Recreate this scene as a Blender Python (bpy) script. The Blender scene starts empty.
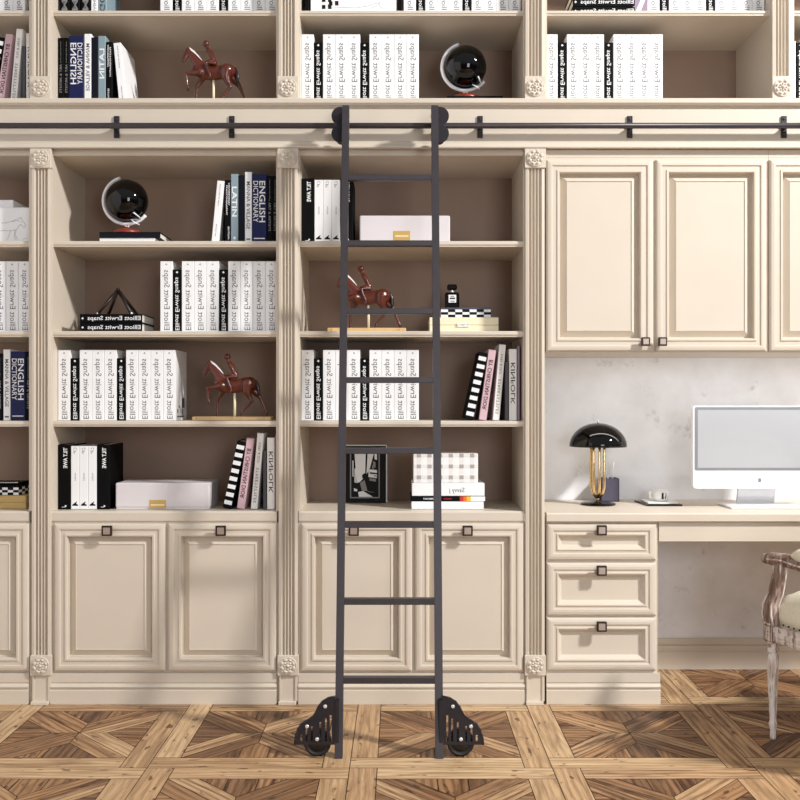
import bpy, math, random
from mathutils import Vector, Matrix
random.seed(7)
C = bpy.context.scene.collection
PI = math.pi
F = 962.0          # focal length in pixels of the 800 px frame
CD = 3.787         # camera distance to the bookcase front plane (y = 0)
CH = 1.193         # eye height

# ---------------------------------------------------------------- camera, light, exposure
cam = bpy.data.cameras.new('camera'); camo = bpy.data.objects.new('camera', cam); C.objects.link(camo)
camo.location = (0, -CD, CH); camo.rotation_euler = (PI/2, 0, 0)
cam.sensor_width = 36; cam.lens = 36*F/800; cam.clip_start = .05
bpy.context.scene.camera = camo

w = bpy.data.worlds.new('world'); bpy.context.scene.world = w; w.use_nodes = True
bg = w.node_tree.nodes['Background']; bg.inputs[0].default_value = (1.0, .99, .98, 1); bg.inputs[1].default_value = .37
# the rest of the room: pale ceiling and walls above eye level, dim floor below
_n = w.node_tree; _tc0 = _n.nodes.new('ShaderNodeTexCoord'); _sp = _n.nodes.new('ShaderNodeSeparateXYZ'); _rp = _n.nodes.new('ShaderNodeValToRGB')
_n.links.new(_tc0.outputs['Generated'], _sp.inputs[0]); _mr = _n.nodes.new('ShaderNodeMapRange'); _mr.inputs[1].default_value = -1; _mr.inputs[2].default_value = 1
_n.links.new(_sp.outputs['Z'], _mr.inputs[0]); _n.links.new(_mr.outputs[0], _rp.inputs['Fac'])
_e = _rp.color_ramp.elements; _e[0].position = .47; _e[0].color = (.16, .12, .09, 1); _e[1].position = .62; _e[1].color = (1.06, 1.08, 1.12, 1)
_k = _e.new(.5); _k.color = (.66, .66, .68, 1)
_n.links.new(_rp.outputs['Color'], bg.inputs[0])

def area(name, loc, target, size, size_y, power, col):
    l = bpy.data.lights.new(name, 'AREA'); l.shape = 'RECTANGLE'; l.size = size; l.size_y = size_y
    l.energy = power; l.color = col
    o = bpy.data.objects.new(name, l); C.objects.link(o); o.location = loc
    d = Vector(target)-Vector(loc); o.rotation_euler = d.to_track_quat('-Z', 'Y').to_euler()
    return o
# tall window far to the front right: the low warm daylight that throws the ladder's shadow to the left
area('window_light', (5.0, -3.25, 4.95), (-.1, -.2, 1.05), .46, .46, 615, (1.0, .985, .975))
# a second, dimmer window behind the viewer
area('side_window_light', (1.5, -5.6, 1.6), (1.0, 0, 1.1), 1.3, 2.0, 75, (.93, .96, 1.0))

# added fill light, unseen under the wall cabinets, to brighten the desk wall
area('added_desk_fill', (1.45, .12, 1.372), (1.45, .36, .75), 1.7, .03, 2.2, (1.0, .97, .94))
vs = bpy.context.scene.view_settings
vs.view_transform = 'Standard'; vs.look = 'None'; vs.gamma = 1; vs.use_curve_mapping = False; vs.exposure = 0.0

# ---------------------------------------------------------------- pixel <-> metre
def PX(px, y=0.0): return (px-400)*(CD+y)/F
def PZ(py, y=0.0): return CH+(400-py)*(CD+y)/F
def U(n, y=0.0): return n*(CD+y)/F

# ---------------------------------------------------------------- materials
def srgb(r, g, b):
    f = lambda c: (c/255/12.92) if c/255 <= .04045 else ((c/255+.055)/1.055)**2.4
    return (f(r), f(g), f(b), 1)
MATS = {}
def mat(name, col, rough=.5, metal=0.0, var=.04, scale=12.0, bump=0.0, emis=0.0, coat=0.0, spec=.5, detail=3):
    m = bpy.data.materials.new(name); m.use_nodes = True
    nt = m.node_tree; b = nt.nodes['Principled BSDF']
    b.inputs['Roughness'].default_value = rough; b.inputs['Metallic'].default_value = metal
    b.inputs['Specular IOR Level'].default_value = spec
    if coat: b.inputs['Coat Weight'].default_value = coat; b.inputs['Coat Roughness'].default_value = .03
    tc = nt.nodes.new('ShaderNodeTexCoord'); n = nt.nodes.new('ShaderNodeTexNoise')
    n.inputs['Scale'].default_value = scale; n.inputs['Detail'].default_value = detail
    nt.links.new(tc.outputs['Object'], n.inputs['Vector'])
    r = nt.nodes.new('ShaderNodeValToRGB')
    r.color_ramp.elements[0].position = .3; r.color_ramp.elements[1].position = .7
    r.color_ramp.elements[0].color = tuple(c*(1-var) for c in col[:3])+(1,)
    r.color_ramp.elements[1].color = tuple(min(1, c*(1+var)) for c in col[:3])+(1,)
    nt.links.new(n.outputs['Fac'], r.inputs['Fac']); nt.links.new(r.outputs['Color'], b.inputs['Base Color'])
    if emis:
        nt.links.new(r.outputs['Color'], b.inputs['Emission Color']); b.inputs['Emission Strength'].default_value = emis
    if bump:
        bp = nt.nodes.new('ShaderNodeBump'); bp.inputs['Strength'].default_value = bump; bp.inputs['Distance'].default_value = .002
        nt.links.new(n.outputs['Fac'], bp.inputs['Height']); nt.links.new(bp.outputs['Normal'], b.inputs['Normal'])
    MATS[name] = m
    return m
cream = mat('cream_lacquer', srgb(208, 196, 179), .45, var=.02, scale=6)
back_shade = mat('shaded_back_taupe', srgb(150, 125, 108), .6, var=.05, scale=4)  # browner than the cream: shelf shade put into the back panel colour
white = mat('white_paper', srgb(240, 240, 240), .5, var=.01)
page = mat('page_paper', srgb(222, 218, 208), .8, var=.06, scale=60)
greyink = mat('grey_ink', srgb(96, 94, 95), .7)
ink = mat('black_ink', srgb(14, 13, 14), .6, spec=.2)
black = mat('black_cloth', srgb(4, 4, 5), .6, var=.1, spec=.12)
whiteink = mat('white_ink', srgb(232, 232, 232), .6)
navy = mat('navy_cloth', srgb(8, 11, 24), .6, spec=.2)
blue = mat('royal_blue', srgb(14, 24, 74), .5, spec=.3)
greyblue = mat('grey_blue', srgb(132, 152, 160), .5)
pink = mat('dusty_pink', srgb(206, 172, 178), .5)
charcoal = mat('charcoal_board', srgb(74, 72, 76), .55)
lilac = mat('lilac_board', srgb(150, 132, 152), .55)
offwhite = mat('off_white_board', srgb(240, 237, 232), .5)
palebox = mat('pale_lilac_box', srgb(214, 207, 208), .5, var=.015)
goldlabel = mat('brass_label', srgb(196, 160, 88), .4, var=.08)
goldpaper = mat('gold_paper', srgb(190, 160, 100), .45, var=.06)
creambox = mat('cream_box', srgb(236, 224, 190), .5, var=.02)
iron = mat('ladder_iron', srgb(62, 57, 60), .42, metal=.3, var=.06, scale=30)
castiron = mat('cast_iron', srgb(40, 36, 40), .42, metal=.3, var=.1, scale=40)
rubber = mat('black_rubber', srgb(20, 19, 20), .45)
chrome = mat('bright_steel', srgb(235, 235, 235), .25, metal=.6)
bronze = mat('dark_bronze', srgb(52, 38, 32), .4, metal=.5)
knobface = mat('knob_face', srgb(168, 152, 140), .35, metal=.4)
gloss = mat('gloss_black', srgb(4, 4, 5), .03, var=.02, spec=.42)
redwood = mat('red_wood', srgb(140, 46, 22), .35, var=.15, scale=20)
mahog = mat('horse_mahogany', srgb(84, 33, 19), .3, var=.3, scale=18, coat=.2)
darkmahog = mat('dark_mahogany', srgb(38, 16, 12), .3, var=.2)
maple = mat('maple_plate', srgb(214, 178, 124), .45, var=.1, scale=30)
brass = mat('polished_brass', srgb(236, 208, 160), .2, metal=1.0)
leather = mat('dark_leather', srgb(34, 20, 16), .4, var=.2)
plastic = mat('white_plastic', srgb(246, 246, 248), .25, var=.005, coat=.3)
aluminium = mat('aluminium', srgb(236, 236, 238), .35, metal=.1)
bezel = mat('grey_bezel', srgb(136, 140, 148), .2)
screen = mat('screen_panel', srgb(180, 182, 185), .06, var=.02, scale=1.5, emis=.05, coat=1)
porcelain = mat('porcelain', srgb(246, 244, 240), .18, var=.005)
linen = mat('cream_linen', srgb(228, 221, 198), .9, var=.07, scale=140, bump=.4)
def worn(name, ca, cb, p0, p1):
    m = mat(name, ca, .72, scale=9, bump=.5, detail=9)
    nt = m.node_tree; r = next(n for n in nt.nodes if n.type == 'VALTORGB'); e = r.color_ramp.elements
    e[0].position = p0; e[0].color = ca; e[1].position = p1; e[1].color = cb
    no = next(n for n in nt.nodes if n.type == 'TEX_NOISE'); tc = next(n for n in nt.nodes if n.type == 'TEX_COORD')
    mp = nt.nodes.new('ShaderNodeMapping'); mp.inputs['Scale'].default_value = (6, 6, .9); no.inputs['Roughness'].default_value = .65
    nt.links.new(tc.outputs['Object'], mp.inputs[0]); nt.links.new(mp.outputs[0], no.inputs['Vector'])
    return m
washed = worn('limed_wood', srgb(132, 104, 88), srgb(222, 213, 206), .38, .54)
limed_dark = worn('worn_wood', srgb(104, 74, 62), srgb(190, 172, 160), .44, .66)
slate = mat('slate_purple', srgb(70, 66, 84), .5)
red = mat('red_ink', srgb(190, 40, 24), .6)
yellow = mat('yellow_ink', srgb(238, 190, 50), .6)
orange = mat('orange_ink', srgb(226, 110, 30), .6)
plaidl = mat('plaid_light', srgb(228, 225, 221), .6)
plaidd = mat('plaid_grey', srgb(166, 160, 156), .6)
skygrey = mat('photo_grey', srgb(130, 130, 130), .5)
glassm = mat('bottle_glass', srgb(8, 7, 8), .05, spec=.4)

def plaster():
    m = bpy.data.materials.new('mottled_plaster'); m.use_nodes = True; nt = m.node_tree; b = nt.nodes['Principled BSDF']
    tc = nt.nodes.new('ShaderNodeTexCoord')
    n = nt.nodes.new('ShaderNodeTexNoise'); n.inputs['Scale'].default_value = 2.6; n.inputs['Detail'].default_value = 8; n.inputs['Roughness'].default_value = .62
    nt.links.new(tc.outputs['Object'], n.inputs['Vector'])
    r = nt.nodes.new('ShaderNodeValToRGB'); e = r.color_ramp.elements
    e[0].position = .3; e[0].color = srgb(220, 220, 222); e[1].position = .62; e[1].color = srgb(242, 243, 246)
    nt.links.new(n.outputs['Fac'], r.inputs['Fac'])
    n2 = nt.nodes.new('ShaderNodeTexNoise'); n2.inputs['Scale'].default_value = 9; n2.inputs['Detail'].default_value = 10; n2.inputs['Roughness'].default_value = .7
    nt.links.new(tc.outputs['Object'], n2.inputs['Vector'])
    r2 = nt.nodes.new('ShaderNodeValToRGB'); e = r2.color_ramp.elements
    e[0].position = .28; e[0].color = (.62, .60, .58, 1); e[1].position = .40; e[1].color = (1, 1, 1, 1)
    nt.links.new(n2.outputs['Fac'], r2.inputs['Fac'])
    mx = nt.nodes.new('ShaderNodeMix'); mx.data_type = 'RGBA'; mx.blend_type = 'MULTIPLY'; mx.inputs[0].default_value = .8
    nt.links.new(r.outputs['Color'], mx.inputs[6]); nt.links.new(r2.outputs['Color'], mx.inputs[7])
    nt.links.new(mx.outputs[2], b.inputs['Base Color']); b.inputs['Roughness'].default_value = .85
    bp = nt.nodes.new('ShaderNodeBump'); bp.inputs['Strength'].default_value = .15; bp.inputs['Distance'].default_value = .004
    nt.links.new(n.outputs['Fac'], bp.inputs['Height']); nt.links.new(bp.outputs['Normal'], b.inputs['Normal'])
    return m
plasterm = plaster()

def parquet():
    m = bpy.data.materials.new('oak_parquet'); m.use_nodes = True; nt = m.node_tree; b = nt.nodes['Principled BSDF']
    N = nt.nodes.new; L = nt.links.new
    uv = N('ShaderNodeUVMap'); uv.uv_map = 'UVMap'
    at = N('ShaderNodeVertexColor'); at.layer_name = 'plank'
    sep = N('ShaderNodeSeparateColor'); L(at.outputs['Color'], sep.inputs[0])
    mp = N('ShaderNodeMapping'); mp.inputs['Scale'].default_value = (2.6, 26, 1); L(uv.outputs[0], mp.inputs[0])
    n = N('ShaderNodeTexNoise'); n.inputs['Scale'].default_value = 1.0; n.inputs['Detail'].default_value = 5; n.inputs['Distortion'].default_value = 1.4
    L(mp.outputs[0], n.inputs['Vector'])
    # fine fibres
    mp2 = N('ShaderNodeMapping'); mp2.inputs['Scale'].default_value = (9, 240, 1); L(uv.outputs[0], mp2.inputs[0])
    n2 = N('ShaderNodeTexNoise'); n2.inputs['Scale'].default_value = 1.0; n2.inputs['Detail'].default_value = 3; L(mp2.outputs[0], n2.inputs['Vector'])
    # cathedral figure
    wv = N('ShaderNodeTexWave'); wv.bands_direction = 'Y'; wv.inputs['Scale'].default_value = 13; wv.inputs['Distortion'].default_value = 6.0
    wv.inputs['Detail'].default_value = 3; wv.inputs['Detail Scale'].default_value = .9
    mp3 = N('ShaderNodeMapping'); mp3.inputs['Scale'].default_value = (.32, 1, 1); L(uv.outputs[0], mp3.inputs[0]); L(mp3.outputs[0], wv.inputs['Vector'])
    # knots
    mp4 = N('ShaderNodeMapping'); mp4.inputs['Scale'].default_value = (5, 11, 1); L(uv.outputs[0], mp4.inputs[0])
    n4 = N('ShaderNodeTexNoise'); n4.inputs['Scale'].default_value = 3.0; n4.inputs['Detail'].default_value = 2; L(mp4.outputs[0], n4.inputs['Vector'])
    rk = N('ShaderNodeValToRGB'); rk.color_ramp.elements[0].position = .635; rk.color_ramp.elements[0].color = (1, 1, 1, 1); rk.color_ramp.elements[1].position = .70; rk.color_ramp.elements[1].color = (.22, .13, .09, 1)
    L(n4.outputs['Fac'], rk.inputs['Fac'])
    base = N('ShaderNodeValToRGB'); e = base.color_ramp.elements
    e[0].position = .0; e[0].color = srgb(118, 84, 58); e[1].position = 1; e[1].color = srgb(212, 182, 142)
    k = base.color_ramp.elements.new(.5); k.color = srgb(172, 133, 94)
    L(sep.outputs[0], base.inputs['Fac'])
    def mul(a, bsock, fac, mode='MULTIPLY'):
        x = N('ShaderNodeMix'); x.data_type = 'RGBA'; x.blend_type = mode
        if isinstance(fac, float): x.inputs[0].default_value = fac
        else: L(fac, x.inputs[0])
        L(a, x.inputs[6]); L(bsock, x.inputs[7]); return x.outputs[2]
    r1 = N('ShaderNodeValToRGB'); r1.color_ramp.elements[0].position = .36; r1.color_ramp.elements[0].color = (.26, .18, .13, 1); r1.color_ramp.elements[1].position = .56; r1.color_ramp.elements[1].color = (1, 1, 1, 1)
    L(n.outputs['Fac'], r1.inputs['Fac'])
    r2 = N('ShaderNodeValToRGB'); r2.color_ramp.elements[0].position = .3; r2.color_ramp.elements[0].color = (.72, .66, .6, 1); r2.color_ramp.elements[1].position = .6; r2.color_ramp.elements[1].color = (1.06, 1.06, 1.06, 1)
    L(n2.outputs['Fac'], r2.inputs['Fac'])
    r3 = N('ShaderNodeValToRGB'); r3.color_ramp.elements[0].position = .1; r3.color_ramp.elements[0].color = (.56, .46, .38, 1); r3.color_ramp.elements[1].position = .55; r3.color_ramp.elements[1].color = (1, 1, 1, 1)
    L(wv.outputs['Fac'], r3.inputs['Fac'])
    c = mul(base.outputs['Color'], r1.outputs['Color'], sep.outputs[1])
    c = mul(c, r2.outputs['Color'], .8)
    c = mul(c, r3.outputs['Color'], sep.outputs[1])
    c = mul(c, rk.outputs['Color'], .85)
    L(c, b.inputs['Base Color']); b.inputs['Roughness'].default_value = .42
    b.inputs['Specular IOR Level'].default_value = .35
    bp = N('ShaderNodeBump'); bp.inputs['Strength'].default_value = .12; bp.inputs['Distance'].default_value = .001
    L(n2.outputs['Fac'], bp.inputs['Height']); L(bp.outputs['Normal'], b.inputs['Normal'])
    return m
parquetm = parquet()
joint = mat('dark_joint', srgb(48, 30, 20), .8)

# ---------------------------------------------------------------- mesh helpers
class MB:
    def __init__(s): s.v = []; s.f = []; s.m = []; s.s = []
    def add(s, vs, fs, m=0, smooth=False):
        o = len(s.v); s.v += [tuple(p) for p in vs]
        for f in fs: s.f.append([i+o for i in f]); s.m.append(m); s.s.append(smooth)
        return s
    def box(s, x0, x1, y0, y1, z0, z1, m=0, b=0.0):
        if x1 < x0: x0, x1 = x1, x0
        if b <= 0:
            vs = [(x, y, z) for x in (x0, x1) for y in (y0, y1) for z in (z0, z1)]
            fs = [(0, 1, 3, 2), (4, 6, 7, 5), (0, 4, 5, 1), (2, 3, 7, 6), (0, 2, 6, 4), (1, 5, 7, 3)]
            return s.add(vs, fs, m)
        b = min(b, (x1-x0)*.45, (y1-y0)*.45, (z1-z0)*.45)
        vs = []; idx = {}
        for ix, x in enumerate((x0, x1)):
            for iy, y in enumerate((y0, y1)):
                for iz, z in enumerate((z0, z1)):
                    sx, sy, sz = (1-2*ix)*b, (1-2*iy)*b, (1-2*iz)*b
                    for a, p in enumerate(((x, y+sy, z+sz), (x+sx, y, z+sz), (x+sx, y+sy, z))):
                        idx[(ix, iy, iz, a)] = len(vs); vs.append(p)
        g = lambda *k: idx[k]
        fs = []
        for i in (0, 1):
            fs.append([g(i, 0, 0, 0), g(i, 0, 1, 0), g(i, 1, 1, 0), g(i, 1, 0, 0)])
            fs.append([g(0, i, 0, 1), g(0, i, 1, 1), g(1, i, 1, 1), g(1, i, 0, 1)])
            fs.append([g(0, 0, i, 2), g(0, 1, i, 2), g(1, 1, i, 2), g(1, 0, i, 2)])
        for i in (0, 1):
            for j in (0, 1):
                fs.append([g(i, j, 0, 0), g(i, j, 1, 0), g(i, j, 1, 1), g(i, j, 0, 1)])
                fs.append([g(i, 0, j, 0), g(i, 1, j, 0), g(i, 1, j, 2), g(i, 0, j, 2)])
                fs.append([g(0, i, j, 1), g(1, i, j, 1), g(1, i, j, 2), g(0, i, j, 2)])
        for i in (0, 1):
            for j in (0, 1):
                for k in (0, 1): fs.append([g(i, j, k, 0), g(i, j, k, 1), g(i, j, k, 2)])
        return s.add(vs, fs, m)
    def prism(s, poly, axis, a0, a1, m=0, smooth=False):
        """poly: list of 2-d points; axis 'x': (y,z) extruded in x; 'y': (x,z); 'z': (x,y)"""
        def P(p, a):
            return {'x': (a, p[0], p[1]), 'y': (p[0], a, p[1]), 'z': (p[0], p[1], a)}[axis]
        n = len(poly)
        vs = [P(p, a0) for p in poly]+[P(p, a1) for p in poly]
        s.add(vs, [(i, (i+1) % n, n+(i+1) % n, n+i) for i in range(n)], m, smooth)
        o = len(s.v); s.v += vs
        s.f += [[o+i for i in range(n)], [o+n+i for i in range(n)]]; s.m += [m, m]; s.s += [False, False]
        return s
    def tube(s, pts, r, m=0, seg=10, caps=True, sy=1.0):
        """pts list of vectors; r radius or list"""
        pts = [Vector(p) for p in pts]; n = len(pts)
        rs = r if isinstance(r, (list, tuple)) else [r]*n
        up = None; rings = []
        for i in range(n):
            d = (pts[min(i+1, n-1)]-pts[max(i-1, 0)]).normalized()
            if up is None:
                up = Vector((0, 1, 0)) if abs(d.y) < .9 else Vector((1, 0, 0))
            a = (up-d*up.dot(d)).normalized(); bb = d.cross(a); up = a
            rings.append([pts[i]+a*rs[i]*sy*math.cos(2*PI*k/seg)+bb*rs[i]*math.sin(2*PI*k/seg) for k in range(seg)])
        vs = [p for ring in rings for p in ring]
        fs = [(i*seg+k, i*seg+(k+1) % seg, (i+1)*seg+(k+1) % seg, (i+1)*seg+k) for i in range(n-1) for k in range(seg)]
        s.add(vs, fs, m, True)
        if caps:
            s.add(rings[0], [list(range(seg))[::-1]], m); s.add(rings[-1], [list(range(seg))], m)
        return s
    def lathe(s, prof, c=(0, 0, 0), m=0, seg=32, axis='z', smooth=True):
        """prof: (r, h) list revolved about an axis through c"""
        vs = []; n = len(prof)
        for r, h in prof:
            for k in range(seg):
                a = 2*PI*k/seg; u, v = r*math.cos(a), r*math.sin(a)
                p = {'z': (u, v, h), 'y': (u, h, v), 'x': (h, u, v)}[axis]
                vs.append((p[0]+c[0], p[1]+c[1], p[2]+c[2]))
        fs = [(i*seg+k, i*seg+(k+1) % seg, (i+1)*seg+(k+1) % seg, (i+1)*seg+k) for i in range(n-1) for k in range(seg)]
        s.add(vs, fs, m, smooth)
        if prof[0][0] > 1e-5: s.add(vs[:seg], [list(range(seg))[::-1]], m)
        if prof[-1][0] > 1e-5: s.add(vs[-seg:], [list(range(seg))], m)
        return s
    def sphere(s, c, r, m=0, seg=32, rings=16, sc=(1, 1, 1)):
        prof = [(r*math.sin(PI*i/rings)+1e-7, -r*math.cos(PI*i/rings)) for i in range(rings+1)]
        o = len(s.v); s.lathe(prof, (0, 0, 0), m, seg)
        for i in range(o, len(s.v)):
            x, y, z = s.v[i]; s.v[i] = (x*sc[0]+c[0], y*sc[1]+c[1], z*sc[2]+c[2])
        return s
    def quad(s, p0, p1, p2, p3, m=0): return s.add([p0, p1, p2, p3], [(0, 1, 2, 3)], m)
    def build(s, name, mats, parent=None, world=True, loc=None):
        if not isinstance(mats, (list, tuple)): mats = [mats]
        off = Vector((0, 0, 0))
        if parent is not None and world:
            q = parent
            while q is not None: off += Vector(q.location); q = q.parent
        if parent is None and loc is not None: off = Vector(loc)
        me = bpy.data.meshes.new(name)
        me.from_pydata([(p[0]-off.x, p[1]-off.y, p[2]-off.z) for p in s.v], [], s.f)
        for mm in mats: me.materials.append(mm)
        me.polygons.foreach_set('material_index', s.m); me.polygons.foreach_set('use_smooth', s.s)
        me.validate(); me.update()
        import bmesh
        bm = bmesh.new(); bm.from_mesh(me); bmesh.ops.remove_doubles(bm, verts=bm.verts, dist=1e-6); bmesh.ops.recalc_face_normals(bm, faces=bm.faces); bm.to_mesh(me); bm.free()
        o = bpy.data.objects.new(name, me); C.objects.link(o)
        if parent is not None: o.parent = parent
        if parent is None and loc is not None: o.location = loc
        return o

def tag(o, label, cat, group=None):
    o['label'] = label; o['category'] = cat
    if group: o['group'] = group
    return o
def thing(name, label, cat, loc, group=None, rotz=0):
    o = bpy.data.objects.new(name, None); C.objects.link(o); o.empty_display_size = .05
    o.location = loc; o.rotation_euler = (0, 0, rotz)
    return tag(o, label, cat, group)
def struct(o): o['kind'] = 'structure'; return o
def dup(o, loc, label=None, group=None, rot=None):
    r = o.copy(); C.objects.link(r); r.location = loc
    if label: r['label'] = label
    if group: r['group'] = group
    if rot is not None: r.rotation_euler = rot
    for ch in list(o.children):
        c = ch.copy(); C.objects.link(c); c.parent = r
        for g in list(ch.children):
            d = g.copy(); C.objects.link(d); d.parent = c
    return r

_tc = {}
def text2d(body, bold=0.0, space=1.0):
    key = (body, bold, space)
    if key in _tc: return _tc[key]
    cu = bpy.data.curves.new('lettering', 'FONT'); cu.body = body; cu.resolution_u = 2; cu.offset = bold; cu.space_character = space
    o = bpy.data.objects.new('lettering', cu); C.objects.link(o)
    dg = bpy.context.evaluated_depsgraph_get()
    me = bpy.data.meshes.new_from_object(o.evaluated_get(dg))
    v = [(p.co.x, p.co.y) for p in me.vertices]; f = [list(p.vertices) for p in me.polygons]
    bpy.data.objects.remove(o); bpy.data.curves.remove(cu); bpy.data.meshes.remove(me)
    x0 = min(p[0] for p in v); x1 = max(p[0] for p in v); y0 = min(p[1] for p in v); y1 = max(p[1] for p in v)
    _tc[key] = ([((p[0]-x0)/(x1-x0)-.5, (p[1]-y0)/(y1-y0)-.5) for p in v], f)
    return _tc[key]
def text(mb, body, c, u, v, length, height, m=1, bold=0.0, space=1.0):
    """flat lettering centred at c, reading along u with letter tops towards v"""
    vs, fs = text2d(body, bold, space); c = Vector(c); u = Vector(u)*length; v = Vector(v)*height
    mb.add([c+u*p[0]+v*p[1] for p in vs], fs, m)
def ribbon(mb, pts, wd, y, m=1):
    """thin drawn line in the xz plane at depth y"""
    for (a, b) in zip(pts[:-1], pts[1:]):
        d = Vector((b[0]-a[0], b[1]-a[1])); 
        if d.length < 1e-9: continue
        n = Vector((-d.y, d.x)).normalized()*wd/2
        mb.quad((a[0]-n.x, y, a[1]-n.y), (b[0]-n.x, y, b[1]-n.y), (b[0]+n.x, y, b[1]+n.y), (a[0]+n.x, y, a[1]+n.y), m)
def fused(name, mb, m, parent, voxel, smooth=3):
    """a continuous sculpted body grown from overlapping limbs"""
    me = bpy.data.meshes.new('tmp'); me.from_pydata(mb.v, [], mb.f)
    o = bpy.data.objects.new('tmp', me); C.objects.link(o)
    r = o.modifiers.new('r', 'REMESH'); r.mode = 'VOXEL'; r.voxel_size = voxel; r.use_smooth_shade = True
    s = o.modifiers.new('s', 'SMOOTH'); s.factor = .5; s.iterations = smooth
    dg = bpy.context.evaluated_depsgraph_get()
    out = bpy.data.meshes.new_from_object(o.evaluated_get(dg)); out.name = name
    bpy.data.objects.remove(o); bpy.data.meshes.remove(me)
    out.materials.clear(); out.materials.append(m)
    for p in out.polygons: p.use_smooth = True; p.material_index = 0
    k = bpy.data.objects.new(name, out); C.objects.link(k); k.parent = parent
    return k

# ---------------------------------------------------------------- layout constants
def PC(k): return 40.6+247.2*(k-1)          # pilaster centres (px on the front plane), k = 0..5
BD = .39                                     # inside depth of the shelves
Z_S1, Z_S2, Z_S3, Z_TOPW = PZ(240.8), PZ(331), PZ(421), PZ(511)
Z_ROW, Z_UP = PZ(98, -.034), PZ(10)
WALLY = .495
XL, XR = PX(PC(0)-30), PX(PC(5)+40)
TOPZ = 3.12

# ---------------------------------------------------------------- room
mb = MB(); mb.box(XL-.1, 3.4, WALLY, WALLY+.12, 0, 3.4); struct(mb.build('wall_back', plasterm))
mb = MB(); mb.box(XL-.14, XL, -4.6, WALLY, 0, 3.4); struct(mb.build('wall_left', plasterm))

def floor():
    me = bpy.data.meshes.new('floor'); V = []; Fc = []; M = []; UV = []; COL = []
    P = .6573; b = .0895; X0 = -.137*CH; Y0 = -.668
    lim = (XL, 3.4, -4.6, WALLY)
    rnd = random.Random(3)
    def clip(poly):
        for ax, val, sg in ((0, lim[0], 1), (0, lim[1], -1), (1, lim[2], 1), (1, lim[3], -1)):
            out = []
            for i in range(len(poly)):
                p, q = poly[i], poly[(i+1) % len(poly)]
                ip, iq = sg*(p[ax]-val) >= 0, sg*(q[ax]-val) >= 0
                if ip: out.append(p)
                if ip != iq:
                    t = (val-p[ax])/(q[ax]-p[ax]); out.append((p[0]+(q[0]-p[0])*t, p[1]+(q[1]-p[1])*t))
            poly = out
            if len(poly) < 3: return None
        return poly
    def plank(poly, d, tone, fig):
        cx = sum(p[0] for p in poly)/len(poly); cy = sum(p[1] for p in poly)/len(poly)
        g = .0014; q = []
        n = len(poly)
        area2 = sum(poly[i][0]*poly[(i+1) % n][1]-poly[(i+1) % n][0]*poly[i][1] for i in range(n))
        if area2 < 0: poly = poly[::-1]
        for i in range(n):
            p0, p1, p2 = Vector(poly[i-1]), Vector(poly[i]), Vector(poly[(i+1) % n])
            e1 = (p1-p0).normalized(); e2 = (p2-p1).normalized()
            n1 = Vector((-e1.y, e1.x)); n2 = Vector((-e2.y, e2.x))
            k = n1+n2; k = k/max(.25, k.dot(n1)) if k.length > 1e-6 else n1
            q.append(tuple(p1+k*g))
        q = clip(q)
        if not q: return
        o = len(V); V.extend((p[0], p[1], 0) for p in q); Fc.append(list(range(o, o+len(q)))); M.append(0)
        ou, ov = rnd.uniform(0, 40), rnd.uniform(0, 40)
        d = Vector(d).normalized()
        for p in q:
            UV.append((ou+(p[0]-cx)*d.x+(p[1]-cy)*d.y, ov-(p[0]-cx)*d.y+(p[1]-cy)*d.x))
            COL.append((tone, fig, 0, 1))
    for i in range(-5, 7):
        for j in range(-7, 3):
            cx, cy = X0+i*P, Y0+j*P
            T = lambda: rnd.uniform(.62, 1.0)
            G = lambda: rnd.uniform(.3, .7)
            plank([(cx-b, cy), (cx, cy), (cx, cy+P-b), (cx-b, cy+P-b)], (0, 1), T(), G())
            plank([(cx, cy+b), (cx+b, cy+b), (cx+b, cy+P), (cx, cy+P)], (0, 1), T(), G())
            plank([(cx, cy), (cx+P-b, cy), (cx+P-b, cy+b), (cx, cy+b)], (1, 0), T(), G())
            plank([(cx+b, cy-b), (cx+P, cy-b), (cx+P, cy), (cx+b, cy)], (1, 0), T(), G())
            a = (P-2*b)/2; mx, my = cx+P/2, cy+P/2
            for r in range(4):
                ca, sa = math.cos(r*PI/2), math.sin(r*PI/2)
                R = lambda q: (mx+a*(q[0]*ca-q[1]*sa), my+a*(q[0]*sa+q[1]*ca))
                D = lambda q: (q[0]*ca-q[1]*sa, q[0]*sa+q[1]*ca)
                for poly in ([(0, 0), (0, .42), (-.58, 1), (-1, 1)], [(0, 0), (-1, 1), (-1, .58), (-.42, 0)]):
                    plank([R(q) for q in poly], D((-1, 1)), rnd.uniform(.1, .85), rnd.uniform(.55, 1))
                for poly in ([(-.2, .62), (0, .42), (.2, .62), (.2, 1), (-.2, 1)], [(-.2, .62), (-.2, 1), (-.58, 1)], [(.2, .62), (.58, 1), (.2, 1)]):
                    plank([R(q) for q in poly], D((0, 1)), rnd.uniform(0, .5), rnd.uniform(.6, 1))
    # the dark joints the boards lie in
    o = len(V); V.extend([(lim[0], lim[2], -.0015), (lim[1], lim[2], -.0015), (lim[1], lim[3], -.0015), (lim[0], lim[3], -.0015)])
    Fc.append([o, o+1, o+2, o+3]); M.append(1); UV.extend([(0, 0)]*4); COL.extend([(0, 0, 0, 1)]*4)
    me.from_pydata(V, [], Fc); me.materials.append(parquetm); me.materials.append(joint)
    me.polygons.foreach_set('material_index', M)
    ul = me.uv_layers.new(name='UVMap'); cl = me.color_attributes.new('plank', 'FLOAT_COLOR', 'CORNER')
    ul = me.uv_layers['UVMap']; cl = me.color_attributes['plank']
    for k, (u, c) in enumerate(zip(UV, COL)): ul.data[k].uv = u; cl.data[k].color = c
    o = bpy.data.objects.new('floor', me); C.objects.link(o); return struct(o)
floor()

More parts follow.
